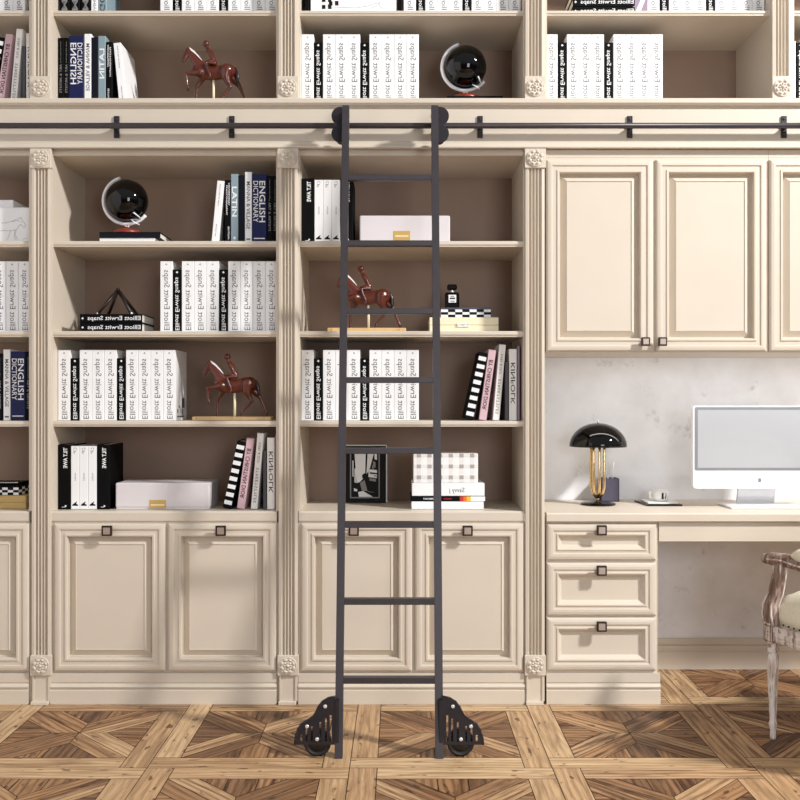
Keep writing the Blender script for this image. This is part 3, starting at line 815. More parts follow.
def kset(dx, z, where, skip=0):
    P = lambda v: v+dx
    if skip < 1: stand(K, 'stripe', P(222), P(231), z, f'black and white striped book leaning right, {where}', 12.5)
    stand(K, 'pink', P(236), P(244.3), z, f'pink book leaning right with black capitals, {where}', 8)
    stand(K, 'pencil', P(250), P(257.3), z, f'off-white book with small letters, leaning slightly, {where}', 5)
    stand(K, 'thin', P(263), P(266.4), z, f'thin charcoal book, {where}')
    stand(K, 'kinfolk', P(267), P(274.8), z, f'upright white book with widely spaced capitals, {where}')
kset(0, Z_TOPW, 'on the worktop of the left bay')
stand(K, 'lilac', 275.2, 277.4, Z_TOPW, 'thin lilac book against the side panel, left bay worktop')
kset(242, Z_S3, 'third shelf behind the ladder')
stand(K, 'lilac', 517.4, 519.9, Z_S3, 'thin lilac book against the side panel, third shelf right of ladder')
kset(-241, Z_ROW, 'upper row of the far left bay')

# black and white fashion annuals
FB = book(.0505, .258, .19, black, 'book', lambda b: (vtext(b, 'TILT AWE', .004, .205, .082, .016, -1, 1, .03), b.box(.002, .008, -.0006, .001, .010, .016, 1), b.box(-.01, .004, -.0006, .001, .008, .010, 1)), [whiteink])
def shoe(b):
    vtext(b, 'C', 0, .242, .008, .013, -1, 1); vtext(b, 'P', -.001, .228, .012, .011, -1, 1); vtext(b, 'violet', 0, .13, .032, .007, -1, 1)
    b.add([(-.011, -.0006, .014), (.012, -.0006, .014), (.012, -.0006, .018), (.004, -.0006, .022), (.008, -.0006, .032), (-.001, -.0006, .026), (-.011, -.0006, .018)], [(0, 1, 2, 3, 4, 5, 6)], 2)
FW = book(.0335, .252, .18, white, 'book', shoe, [skygrey, ink])
def annuals(px, z, second, where):
    x = PX(px, BY)
    place(FB, x+.0255, BY, z+E, f'thick black book left of three white ones, {where}'); x += .0515
    for k in range(3):
        place(FW, x+.017, BY, z+E, f'white book with shoe mark, {ORD[k]} of the three, {where}'); x += .0345
    if second: place(FB, x+.0255, BY, z+E, f'thick black book right of three white ones, {where}')
annuals(58, Z_TOPW, True, 'on the left bay worktop')
annuals(301.5, Z_S1, True, 'first shelf behind the ladder')

# topmost shelf of the left bay: three dark volumes and two pale ones, cut by the picture edge
TB = book(.038, .262, .19, black, 'book', lambda b: (text(b, 'MODEB', (0, -.0004, .13), (0, 0, 1), (1, 0, 0), .22, .024, 1, .01)), [skygrey])
for k, px in enumerate((59.5, 70, 80.5)):
    place(TB, PX(px, BY)+.02, BY, Z_UP+E, f'dark book with pale lettering, {ORD[k]} from left on the topmost shelf of left bay')
TW = book(.027, .255, .18, white, 'book', lambda b: vtext(b, 'ARCHIVE', 0, .06, .1, .01, -1, 1), [greyink])
place(TW, PX(94.5, BY), BY, Z_UP+E, 'white book beside three dark ones, topmost shelf of left bay')
place(TW, PX(792.3, BY), BY, Z_ROW+E, 'thin white book at the right picture edge, upper row')
TG = book(.034, .255, .18, greyblue, 'book', lambda b: text(b, 'GO', (0, -.0004, .05), (0, 0, 1), (1, 0, 0), .07, .02, 1), [ink])
place(TG, PX(102.4, BY), BY, Z_UP+E, 'pale grey book ending the row, topmost shelf of left bay')
TK = book(.016, .27, .19, black, 'book')
place(TK, PX(307, BY), BY, Z_UP+E, 'black book left of the white sketch box, topmost shelf above the ladder')
place(TK, PX(400, BY), BY, Z_UP+E, 'black book right of the white sketch box, topmost shelf above the ladder')
TM = book(.058, .25, .19, lilac, 'book', lambda b: b.add([(-.02, -.0005, 0.01), (0, -.0005, .01), (.02, -.0005, .06), (.01, -.0005, .08)], [(0, 1, 2, 3)], 1), [whiteink])
place(TM, PX(640, BY), BY, Z_UP+E, 'lilac-grey book between black flat books and white ones, topmost shelf')

# ---------------------------------------------------------------- globes on books
def lying(name, x0, x1, y0, y1, z0, z1, cover, label, cat='book', pg=page):
    b = MB(); t = .0025
    b.box(x0, x1, y0, y1, z0, z0+t); b.box(x0, x1, y0, y1, z1-t, z1); b.box(x0, x1, y0, y0+t*1.2, z0, z1, b=.001)
    o = b.build(name, cover, None, loc=((x0+x1)/2, (y0+y1)/2, z0)); tag(o, label, cat)
    b = MB(); b.box(x0+.004, x1-.004, y0+t*1.2, y1-.004, z0+t, z1-t); b.build('page_block', pg, o)
    return o
def globe(cx, cy, zb, label):
    t = thing('globe', label, 'globe', (cx, cy, zb), 'black globes')
    r = .0855; zc = zb+.141
    m = MB(); m.lathe([(.054, 0), (.057, .003), (.057, .012), (.052, .017), (.026, .024), (.008, .027), (.006, .034), (0, .034)], (cx, cy, zb), seg=40); m.build('base', redwood, t)
    m = MB(); m.sphere((cx, cy, zc), r, seg=64, rings=32); m.build('sphere', gloss, t)
    m = MB(); R = r+.011; pts = []
    for k in range(41):
        a = math.radians(107+(322-107)*k/40); pts.append((cx+R*math.cos(a), cy, zc+R*math.sin(a)))
    m.tube(pts, .0074, seg=8, sy=1.2); m.build('meridian', plastic, t)
    m = MB(); p = pts[-4]
    m.tube([(cx+.0, cy, zb+.028), (cx-.012, cy, zb+.05)], .004, seg=8); m.tube([(cx, cy, zb+.028), (cx+.014, cy, zb+.048)], .004, seg=8)
    m.tube([(p[0], p[1], p[2]), (p[0]-.03, cy-.035, p[2]-.006), (p[0]-.012, cy-.05, p[2]-.02), (p[0]+.002, cy-.03, p[2]-.026)], .0028, seg=6)
    m.tube([(p[0]-.01, cy-.07, p[2]+.016), (p[0]+.004, cy-.03, p[2]+.004), (p[0], cy, p[2])], .0028, seg=6)
    m.build('stand', plastic, t)
gx = PX(127, .15)
lying('book', PX(99.5, .07), PX(155, .07), .07, .27, Z_S1+E, Z_S1+.022, offwhite, 'white book lying flat at the bottom under the left globe', pg=page)
lying('book', PX(99, .07), PX(160, .07), .075, .275, Z_S1+.0225, Z_S1+.0475, navy, 'navy book lying flat directly under the left globe', pg=page)
globe(gx, .15, Z_S1+.048, 'glossy black globe with white meridian on the first shelf of left bay')
lying('book', PX(446, .08), PX(498, .08), .08, .28, Z_ROW+E, Z_ROW+.024, offwhite, 'white book lying flat at the bottom under the upper row globe', pg=page)
lying('book', PX(447, .08), PX(503, .08), .085, .285, Z_ROW+.0245, Z_ROW+.046, navy, 'navy book lying flat directly under the upper row globe', pg=page)
globe(PX(465.5, .16), .16, Z_ROW+.0465, 'glossy black globe with white meridian in the upper row right of ladder')

# leather tripod on the flat black books
t = thing('tripod_ornament', 'dark leather-wrapped tripod ornament on two flat black photo books', 'ornament', (PX(117), .12, Z_S2+.0724))
zt = Z_S2+.0735; ap = (PX(118, .14), .14, zt+.104)
for (px, y) in ((98, .085), (108, .2), (131, .085), (138, .2)):
    m = MB(); p = (PX(px, y), y, zt+.004); m.tube([ap, p], [.0068, .0062], seg=8); lg = m.build('leg', leather, t)
    m = MB(); m.tube([p, (p[0]+(p[0]-ap[0])*.09, p[1], zt+.0032)], [.0066, .0025], seg=8); m.build('tip', plastic, lg)
m = MB(); m.tube([(ap[0], ap[1], ap[2]-.006), (ap[0], ap[1], ap[2]+.008)], .007, seg=10); m.build('cap', leather, t)

# ---------------------------------------------------------------- riding figurines
def horse():
    t = thing('horse_figurine', '', 'figurine', (0, 0, 0), 'jointed wooden horse and rider figurines')
    k = .00083
    def P(zx, zy, y=0.0): return ((zx-424)*k, y, (418-zy)*k+.017)
    def limb(mb, pts, y, sy=.8):
        mb.tube([P(a, b, (y[i] if isinstance(y, list) else y)) for i, (a, b, r) in enumerate(pts)], [r*k for a, b, r in pts], seg=12, sy=sy)
        for i, (a, b, r) in enumerate(pts):
            mb.sphere(P(a, b, (y[i] if isinstance(y, list) else y)), r*k, seg=10, rings=6, sc=(1, sy, 1))
    m = MB()
    limb(m, [(348, 260, 29), (380, 270, 36), (425, 274, 34), (465, 266, 34), (496, 262, 36)], 0, .78)
    limb(m, [(368, 256, 34), (345, 222, 26), (322, 190, 20), (304, 168, 14)], 0, .62)
    limb(m, [(302, 162, 14), (291, 184, 13.5), (281, 206, 10), (279, 214, 8.5)], 0, .66)
    for s in (-1, 1): limb(m, [(300, 158, 4), (298, 146, 1.6)], s*.005, 1)
    limb(m, [(362, 272, 21), (330, 278, 13), (296, 281, 9), (297, 305, 7), (299, 335, 6), (304, 352, 7)], -.017)
    limb(m, [(368, 284, 21), (352, 312, 13), (337, 338, 9), (336, 370, 6.5), (335, 395, 6), (335, 408, 6.5)], .015)
    limb(m, [(490, 262, 31), (486, 296, 23), (497, 325, 13), (509, 345, 9.5), (490, 368, 7), (468, 390, 6), (461, 402, 7)], -.017)
    limb(m, [(502, 265, 29), (520, 300, 20), (545, 328, 11), (555, 350, 8.5), (568, 382, 6.5), (576, 402, 7.5)], .015)
    fused('horse_body', m, mahog, t, .0023, 3)
    for (a, b, y) in ((305, 357, -.017), (335, 413, .015), (460, 407, -.017), (578, 408, .015)):
        m = MB(); x, yy, zz_ = P(a, b, y); m.lathe([(.0055, -.005), (.0062, -.004), (.0045, .005), (0, .0055)], (x, yy, zz_), seg=12); m.build('hoof', darkmahog, t)
    m = MB(); pr = [P(308, 150), P(330, 166), P(352, 190), P(370, 214), P(362, 214), P(340, 192), P(318, 170), P(306, 158)]
    m.prism([(p[0], p[2]+.002) for p in pr], 'y', -.004, .004); m.build('mane', plastic, t)
    m = MB(); limb(m, [(512, 240, 6), (528, 252, 9), (538, 280, 10), (540, 305, 7), (536, 325, 3)], 0, .7); m.build('tail', darkmahog, t)
    m = MB()
    m.sphere(P(387, 130), 16*k, seg=16, rings=10)
    limb(m, [(389, 143, 7), (396, 155, 10), (406, 170, 14), (418, 196, 12), (428, 222, 14)], 0, 1.0)
    for s in (-1, 1):
        limb(m, [(430, 226, 10), (410, 226, 9), (390, 232, 8), (398, 256, 7), (410, 282, 5.5), (414, 296, 5), (406, 304, 4)], [s*.006, s*.014, s*.023, s*.025, s*.026, s*.026, s*.026], 1)
        limb(m, [(402, 166, 7), (416, 188, 6), (424, 206, 5.5), (404, 214, 4.5), (386, 220, 4.5)], [s*.012, s*.016, s*.017, s*.012, s*.006], 1)
    fused('rider', m, mahog, t, .002, 2)
    m = MB(); m.tube([P(424, 420), P(424, 300)], .0052, seg=10); m.build('support_rod', creambox, t)
    x0, x1 = P(228, 0)[0], P(606, 0)[0]
    m = MB(); m.box(x0, x1, -.045, .045, 0, .0155, b=.002); pl = m.build('display_base', maple, t)
    for s in (-1, 1):
        m = MB(); m.box(x0+.014, x0+.02, s*.0455-.0008, s*.0455+.0008, .003, .0125); m.box(x1-.03, x1-.024, s*.0455-.0008, s*.0455+.0008, .003, .0125); m.build('corner_bracket', goldlabel, pl)
    return t
H = horse()
HY = .09
H.location = (PX(234.8, HY), HY, Z_S3+E); H['label'] = 'reddish wooden horse and rider figurine on the left bay third shelf'
dup(H, (PX(213.6, HY), HY, Z_ROW+E+.0), 'reddish wooden horse and rider figurine in the upper row of left bay')
dup(H, (PX(368.5, HY), HY, Z_S2+E), 'reddish wooden horse and rider figurine behind the ladder on second shelf')

# ---------------------------------------------------------------- boxes
def lidded(px0, px1, py0, y, d, zb, mt, label, lab=None, rail=.35):
    x0, x1 = PX(px0, y), PX(px1, y); zt = PZ(py0, y)
    t = thing('storage_box', label, 'box', ((x0+x1)/2, y+d/2, zb))
    m = MB(); m.box(x0+.003, x1-.003, y+.003, y+d-.003, zb, zt-.012); m.build('box_body', mt, t)
    m = MB(); m.box(x0, x1, y, y+d, zb+.006, zt, b=.004); m.build('lid', mt, t)
    if lab:
        a, b, c, e = lab; m = MB(); m.box(PX(a, y), PX(b, y), y-.0015, y+.0005, max(zb+.004, PZ(e, y)), PZ(c, y), 0)
        m.box(PX(a+1.5, y), PX(b-1.5, y), y-.0022, y-.001, PZ((c+e)/2+1, y), PZ((c+e)/2-.2, y), 1); m.build('label_plate', [goldlabel, creambox], t)
    return t
lidded(115.5, 209.5, 483, .06, .19, Z_TOPW+E, palebox, 'pale lilac-grey lidded box with gold label on the left bay worktop', (149.5, 166, 500, 509))
lidded(359.5, 450, 215.5, .07, .25, Z_S1+E, palebox, 'pale box with gold label on the first shelf behind the ladder', (393.5, 410, 231, 240.5))

# white sketch boxes
def sketch_box(px0, px1, zb, h, y, label, pts, d=.2):
    x0, x1 = PX(px0, y), PX(px1, y)
    m = MB(); m.box(x0, x1, y, y+d, zb, zb+h, 0, b=.002)
    for line in pts: ribbon(m, [(PX(a, y), PZ(b, y)) for a, b in line], .0013, y-.0005, 1)
    o = m.build('box', [white, skygrey], None, loc=((x0+x1)/2, y+d/2, zb)); return tag(o, label, 'box')
foal = [[(1, 223), (6, 223), (11, 221.5), (16, 219.5), (20, 218), (21.5, 217.4), (21, 219), (23, 220.5), (25.5, 225), (25, 227.5), (23, 227), (21, 224.5), (19, 225.5), (17.5, 229), (15, 230), (14.2, 234), (15.4, 239.5)],
        [(16.2, 230), (15.2, 234.5), (17.5, 239.5)], [(15, 230), (11, 230.5), (9.5, 234), (7.5, 239.5)], [(11, 230.5), (8, 231), (4, 230.5), (0, 231)], [(12, 222), (15, 221), (18, 220.5), (20.5, 221.5)], [(21.8, 221.5), (22.6, 223)], [(23.5, 238.8), (26.5, 238)]]
sketch_box(-55, 30.6, Z_S1+E, PZ(207.5, .06)-Z_S1, .06, 'white box with a pencil sketch of a foal on first shelf of far left bay', foal)
sketch_box(-40, 13.2, PZ(207.5, .06)+.001, .036, .09, 'smaller white box on top of the foal sketch box', [], d=.15)
hs = [[(330, 6), (345, 6.5), (362, 7), (370, 5), (376, 2.5), (381, 1), (379, 3), (384, 9)], [(372, 9), (375, 5), (379, 3.5)], [(345, 8), (355, 7.8), (365, 8)]]
o = sketch_box(310.5, 396.5, Z_UP+E, .14, .06, 'white box with a pencil horse sketch on the topmost shelf above the ladder', [])
m = MB()
for line in [[(330, 8), (345, 7.6), (356, 8), (368, 6), (374, 4), (380, 2.8), (378.5, 4.5), (383, 9)], [(370, 9.4), (374, 6.5), (378, 5)]]:
    ribbon(m, [(PX(a, .06), PZ(b, .06)) for a, b in line], .0012, .0594, 0)
for (a, b) in ((322, 9), (322, 2), (329, 5.5)):
    m.box(PX(a, .06), PX(a+3.5, .06), .0592, .0602, PZ(b, .06), PZ(b-4, .06), 1); m.box(PX(a+6, .06), PX(a+9.5, .06), .0592, .0602, PZ(b, .06), PZ(b-4.5, .06), 2)
m.build('printed_sketch', [skygrey, ink, bronze], o)

def checker_box(px0, px1, pyt, pyb, y, zb, cols, label, topm, d=.16, rows=3):
    x0, x1 = PX(px0, y), PX(px1, y); zt = PZ(pyt, y)
    m = MB(); m.box(x0, x1, y, y+d, zb, zt-.004, 0); m.box(x0-.001, x1+.001, y-.001, y+d+.001, zt-.004, zt+.004, 1, b=.001)
    cw = (x1-x0)/cols; rh = (zt-.004-zb)/rows
    for c_ in range(cols):
        for r_ in range(rows):
            if (c_+r_) % 2: m.box(x0+c_*cw, x0+(c_+1)*cw, y-.0008, y+.001, zb+r_*rh, zb+(r_+1)*rh, 2)
    for c_ in range(5):
        for r_ in range(rows):
            if (c_+r_) % 2 == 0: m.box(x1-.001, x1+.0008, y+c_*d/5, y+(c_+1)*d/5, zb+r_*rh, zb+(r_+1)*rh, 2)
    o = m.build('checked_box', [white, topm, ink], None, loc=((x0+x1)/2, y+d/2, zb)); return tag(o, label, 'box')
def handled_box(px0, px1, zb, zt, y, d, mt, label, hp):
    x0, x1 = PX(px0, y), PX(px1, y); zm = (zb+zt)/2
    t = thing('keepsake_box', label, 'box', ((x0+x1)/2, y+d/2, zb))
    m = MB(); m.box(x0, x1, y, y+d, zb, zm-.0008, b=.0015); m.build('box_body', mt, t)
    m = MB(); m.box(x0, x1, y, y+d, zm, zt, b=.0015); m.build('lid', mt, t)
    if hp:
        m = MB(); a, b = PX(hp[0], y), PX(hp[1], y); m.box(a, b, y-.006, y-.0005, zm+.0015, zm+.006, b=.001); m.box(a, b, y-.006, y-.0005, zm-.007, zm-.0025, b=.001); m.build('clasp', chrome, t)
    return t
yk = .10
zk = PZ(317.3, yk)
handled_box(429.5, 498.6, Z_S2+E, zk, yk, .2, creambox, 'cream keepsake box with steel clasp under the checked box, second shelf', (456.5, 469.5))
checker_box(441, 491, 308.5, 317, yk+.01, zk+.0012, 7, 'small black and white checked box on the cream keepsake box', slate)
zc_ = PZ(308.5, yk+.01)+.0052
# perfume bottle
yb = .17; cx = PX(452, yb); s = U(1, yb)
t = thing('perfume_bottle', 'black square perfume bottle with white label on the checked box', 'bottle', (cx, yb, zc_), None)
hb = .084
m = MB(); m.box(cx-7.2*s, cx+7.2*s, yb-.014, yb+.014, zc_, zc_+hb*.78, b=.006); m.build('bottle_body', glassm, t)
m = MB(); m.lathe([(.007, hb*.76), (.007, hb*.9)], (cx, yb, zc_), seg=16); m.build('neck', chrome, t)
m = MB(); m.box(cx-5*s, cx+5*s, yb-.012, yb+.012, zc_+hb*.9, zc_+hb*1.18, b=.006); m.build('stopper', glassm, t)
m = MB(); m.box(cx-3.6*s, cx+4.0*s, yb-.0148, yb-.013, zc_+hb*.28, zc_+hb*.66, 0); m.box(cx-2.4*s, cx+2.8*s, yb-.0152, yb-.014, zc_+hb*.45, zc_+hb*.52, 1); m.box(cx-2.0*s, cx+2.4*s, yb-.0152, yb-.014, zc_+hb*.33, zc_+hb*.36, 1)
m.box(cx-1.6*s, cx+2.0*s, yb-.0152, yb-.014, zc_+hb*.57, zc_+hb*.6, 1); m.build('label_plate', [whiteink, ink], t)

# far left bay worktop boxes
zg = PZ(495.5, .07)
handled_box(-45, 26, Z_TOPW+E, zg, .07, .2, goldpaper, 'gold paper keepsake box on the far left bay worktop', None)
checker_box(-31, 18.8, 486.5, 495.5, .08, zg+.0012, 9, 'black and white checked box on the gold box, far left', black)
m = MB(); x0, x1 = PX(-30, .1), PX(19, .1); z0 = PZ(486.5, .08)+.0052
m.box(x0, x1, .09, .22, z0, z0+.008, 0, b=.003)
for k in range(26): m.sphere((x1-.004-k*.0068, .092, z0+.0095), .003, 1, 8, 6)
tag(m.build('clutch_bag', [black, chrome], None, loc=((x0+x1)/2, .15, z0)), 'flat black clutch bag with beaded edge on the far left checked box', 'bag')

# ---------------------------------------------------------------- worktop behind the ladder
y = .30; a0, a1 = PX(344, y), PX(386, y); zb = Z_TOPW+E; zt = PZ(446, y)
t = thing('picture_frame', 'black framed black and white street photograph with pale outer edge', 'picture', ((a0+a1)/2, y, zb))
m = MB(); m.box(a0, a1, y, y+.018, zb, zt, 0, b=.001); m.build('frame', ink, t)
m = MB(); e = .0045
m.box(a0-.001, a1+e, y+.004, y+.02, zt, zt+e); m.box(a1, a1+e, y+.004, y+.02, zb, zt+e); m.box(a0-e, a0, y+.004, y+.02, zb, zt+e); m.build('outer_edge', offwhite, t)
m = MB()
def W2(zx, zy): return (PX(330+zx/10, y), PZ(435+zy/10, y))
def poly(pts, mi, yy): m.add([(W2(*p)[0], yy, W2(*p)[1]) for p in pts], [list(range(len(pts)))], mi)
poly([(200, 130), (497, 130), (497, 632), (200, 632)], 2, y-.0008)
poly([(212, 140), (486, 140), (486, 620), (212, 620)], 1, y-.0012)
poly([(243, 140), (450, 140), (400, 330), (360, 400), (300, 470), (265, 480)], 0, y-.0016)
poly([(358, 140), (378, 140), (364, 400), (352, 400)], 1, y-.002)
poly([(320, 400), (345, 380), (370, 395), (372, 425), (350, 440), (322, 430)], 1, y-.002)
poly([(280, 570), (330, 560), (430, 618), (290, 618)], 0, y-.0016)
poly([(240, 530), (275, 545), (270, 565), (240, 560)], 0, y-.0016)
poly([(300, 480), (345, 450), (375, 560), (320, 560)], 2, y-.0016)
for (a, b, c_, d_) in ((445, 180, 470, 250), (430, 260, 455, 330), (400, 370, 470, 395), (385, 420, 470, 350), (395, 455, 460, 440), (380, 560, 440, 575), (225, 250, 235, 420), (245, 330, 258, 480), (420, 300, 436, 345), (440, 400, 470, 420)):
    poly([(a, b), (c_, b+12), (c_, d_), (a, d_-8)], 0 if (a+b) % 2 else 2, y-.0016)
m.build('photograph', [whiteink, ink, skygrey], t)
def flatbox(px0, px1, py0, py1, y, d, mt, name, label, cat, extra=None, mats=(), z0=None):
    x0, x1 = PX(px0, y), PX(px1, y); zb = PZ(py1, y) if z0 is None else z0
    m = MB(); m.box(x0, x1, y, y+d, zb, PZ(py0, y), 0, b=.0015)
    if extra: extra(m, x0, x1, y, zb, PZ(py0, y), d)
    o = m.build(name, [mt]+list(mats), None, loc=((x0+x1)/2, y+d/2, zb)); return tag(o, label, cat)
ys = .06
flatbox(411.5, 483.5, 501.6, 510.5, ys, .19, white, 'book', 'thick white book at the bottom of the stack right of the ladder', 'book', z0=Z_TOPW+E,
        extra=lambda m, x0, x1, y, a, b, d: m.box(x0+.004, x1+.0006, y+.004, y+d-.003, a+.004, b-.004, 1), mats=[page])
def flame(m, x0, x1, y, a, b, d):
    f = lambda t0, t1, mi: m.box(x0+(x1-x0)*t0, x0+(x1-x0)*t1, y-.0006, y+.001, a+.001, b-.001, mi)
    f(.66, .71, 1); f(.71, .755, 2); f(.755, .81, 3); f(.81, 1, 4)
    text(m, 'TASCHEN', (x0+(x1-x0)*.24, y-.0006, (a+b)/2), (1, 0, 0), (0, 0, 1), .042, .007, 4, .02)
    text(m, 'BURNING', (x0+(x1-x0)*.5, y-.0006, (a+b)/2), (1, 0, 0), (0, 0, 1), .03, .006, 1, .02)
flatbox(410.5, 485, 496.2, 501.4, ys, .2, black, 'book', 'thin black book with a flame-coloured band in the stack right of ladder', 'book', flame, [red, orange, yellow, white])
def sig(m, x0, x1, y, a, b, d):
    text(m, 'Savvy j', (x0+(x1-x0)*.62, y-.0006, a+(b-a)*.42), (-1, 0, 0), (0, 0, 1), .06, .024, 1)
flatbox(412, 484.5, 483.3, 496.0, ys+.003, .19, white, 'book', 'thick white book with handwritten title under the plaid box', 'book', sig, [greyink])
def plaid(m, x0, x1, y, a, b, d):
    q = (x1-x0)/6.05
    for k in range(6):
        cx_ = x0+q*(k+.5); m.box(cx_-q*.2, cx_+q*.2, y-.0004, y+.001, a+.002, b-.002, 1); m.box(cx_-q*.2+q*.5, cx_-q*.16+q*.5, y-.0004, y+.001, a+.002, b-.002, 1)
    for k in range(3):
        cz = b-.008-k*(b-a)*.37; m.box(x0+.002, x1-.002, y-.0006, y+.001, cz-.0075, cz+.0075, 1)
        for j_ in range(6):
            cx_ = x0+q*(j_+.5); m.box(cx_-q*.2, cx_+q*.2, y-.001, y+.001, cz-.0075, cz+.0075, 2)
flatbox(413.5, 478, 453.5, 483.0, ys+.006, .18, white, 'plaid_box', 'white and grey plaid box on top of the book stack', 'box', plaid, [plaidl, plaidd])

# ---------------------------------------------------------------- desk things
ly = .283; lx = PX(598, ly); u = U(1, ly)
t = thing('table_lamp', 'table lamp with glossy black dome shade and brass rod stem', 'lamp', (lx, ly, DZ))
m = MB(); m.lathe([(0, 0.0), (.072, 0), (.074, .003), (.072, .007), (.02, .010), (.012, .016), (0, .016)], (lx, ly, DZ+.0005), seg=48); m.build('base', gloss, t)
zs = DZ+.014; ze = .996
m = MB(); m.lathe([(.0, zs), (.009, zs), (.006, zs+.012), (.01, zs+.022), (0, zs+.03)], (lx, ly, 0), seg=16); m.build('foot', brass, t)
for k in range(7):
    a = 2*PI*k/7+.25; R = .029
    pts = [(lx+.006*math.cos(a), ly+.006*math.sin(a), zs+.016), (lx+R*.75*math.cos(a), ly+R*.75*math.sin(a), zs+.034), (lx+R*math.cos(a), ly+R*math.sin(a), zs+.06),
           (lx+R*math.cos(a), ly+R*math.sin(a), ze-.01), (lx+R*.7*math.cos(a), ly+R*.7*math.sin(a), ze+.012)]
    m = MB(); m.tube(pts, .0058, seg=10); m.build('stem_rod', brass, t)
m = MB(); prof = []
for k in range(15):
    a = PI/2*k/14; prof.append((.1205*math.cos(a)+1e-6, ze+.1*math.sin(a)))
prof = [(.1165*math.cos(PI/2*k/14)+1e-6, ze+.0965*math.sin(PI/2*k/14)) for k in range(14, -1, -1)]+prof
m.lathe(prof, (lx, ly, 0), seg=64); m.build('lamp_shade', gloss, t)
m = MB(); m.lathe([(.004, ze+.097), (.003, ze+.108), (0, ze+.112)], (lx, ly, 0), seg=12); m.build('finial', chrome, t)
m = MB(); m.tube([(lx, ly, ze), (lx, ly, ze+.0975)], .006, seg=8); m.build('shade_holder', brass, t)

y = .40; x0, x1 = PX(601, y), PX(619.3, y); zt = PZ(478.5, y)
m = MB()
m.box(x0, x1, y, y+.004, DZ, zt, b=.001); m.box(x0, x1, y+.066, y+.07, DZ, zt, b=.001); m.box(x0, x0+.004, y, y+.07, DZ, zt, b=.001); m.box(x1-.004, x1, y, y+.07, DZ, zt, b=.001); m.box(x0, x1, y, y+.07, DZ, DZ+.004)
tag(m.build('pen_holder', slate, None, loc=((x0+x1)/2, y+.035, DZ)), 'square slate-coloured pen holder on the desk behind the lamp', 'pen holder')
m = MB(); px_, py_ = (PX(611.5, y+.03), y+.03)
m.tube([(px_, py_, DZ+.006), (PX(613, y+.03), py_+.004, PZ(468, y)), (PX(614, y+.03), py_+.005, PZ(462, y))], [.004, .004, .0045], seg=8)
tag(m.build('pen', plastic, None, loc=(px_, py_, DZ+.006)), 'white pen standing in the slate pen holder', 'pen')
m = MB(); m.tube([(PX(607, y+.05), y+.05, DZ+.006), (PX(608, y+.055), y+.055, PZ(475.5, y))], .005, seg=8)
tag(m.build('pencil', plastic, None, loc=(PX(607, y+.05), y+.05, DZ+.006)), 'short white pencil barely showing over the pen holder rim', 'pencil')

# tray, saucer and cup
y0, y1 = .225, .40
m = MB(); xa, xb = PX(646.5, y0), PX(682, y0)
m.prism([(xa-.008, y1), (xa+.004, y0), (xb+.002, y0), (xb+.004, y1-.04), (xb-.02, y1)], 'z', DZ+.0005, DZ+.008)
tag(m.build('tray', gloss, None, loc=((xa+xb)/2, .3, DZ)), 'small flat black tray on the desk under the white cup', 'tray')
m = MB(); m.prism([(xa+.012, y1-.02), (xa+.010, y0+.012), (xb-.012, y0+.012), (xb-.018, y1-.03)], 'z', DZ+.009, DZ+.014)
tag(m.build('saucer', porcelain, None, loc=((xa+xb)/2, .3, DZ+.009)), 'square white saucer between the black tray and the cup', 'saucer')
cx, cy, cz = PX(660.5, .31), .31, DZ+.0145
t = thing('cup', 'white cup with a black mark standing on the square saucer', 'cup', (cx, cy, cz))
m = MB(); m.lathe([(0, 0), (.026, 0), (.031, .006), (.0365, .046), (.034, .046), (.028, .008), (0, .006)], (cx, cy, cz), seg=36)
m.build('cup_body', porcelain, t)
m = MB(); m.tube([(cx-.030, cy, cz+.038), (cx-.046, cy, cz+.036), (cx-.046, cy, cz+.014), (cx-.030, cy, cz+.012)], .0045, seg=8); m.build('handle', porcelain, t)
m = MB(); m.box(cx-.004, cx+.004, cy-.0352, cy-.033, cz+.010, cz+.036); m.box(cx+.013, cx+.0155, cy-.033, cy-.030, cz+.016, cz+.036); m.box(cx+.011, cx+.0135, cy-.033, cy-.030, cz+.010, cz+.018); m.build('printed_mark', ink, t)

# computer
def rrect(x0, x1, z0, z1, r, n=6):
    P = []
    for (cx_, cz_, a0) in ((x1-r, z1-r, 0), (x0+r, z1-r, PI/2), (x0+r, z0+r, PI), (x1-r, z0+r, 3*PI/2)):
        for k in range(n+1):
            a = a0+PI/2*k/n; P.append((cx_+r*math.cos(a), cz_+r*math.sin(a)))
    return P
sy_ = .165; D = CD+sy_
X0, X1 = (693.2-400)*D/F, (693.2-400)*D/F+.545; Z0, Z1 = PZ(488.5, sy_), PZ(405.8, sy_)
t = thing('desktop_computer', 'white all-in-one computer with pale screen, cut by the right edge', 'computer', ((X0+X1)/2, .25, DZ))
m = MB(); m.prism(rrect(X0, X1, Z0, Z1, .014), 'y', sy_, sy_+.028); cs = m.build('casing', plastic, t)
zd0, zd1 = PZ(470.5, sy_), Z1-.005
m = MB(); m.prism(rrect(X0+.006, X1-.006, zd0, zd1, .006), 'y', sy_-.0012, sy_+.001); bz = m.build('bezel', bezel, t)
m = MB(); m.prism(rrect(X0+.018, X1-.018, zd0+.011, zd1-.012, .001), 'y', sy_-.002, sy_-.0009); m.build('screen', screen, t)
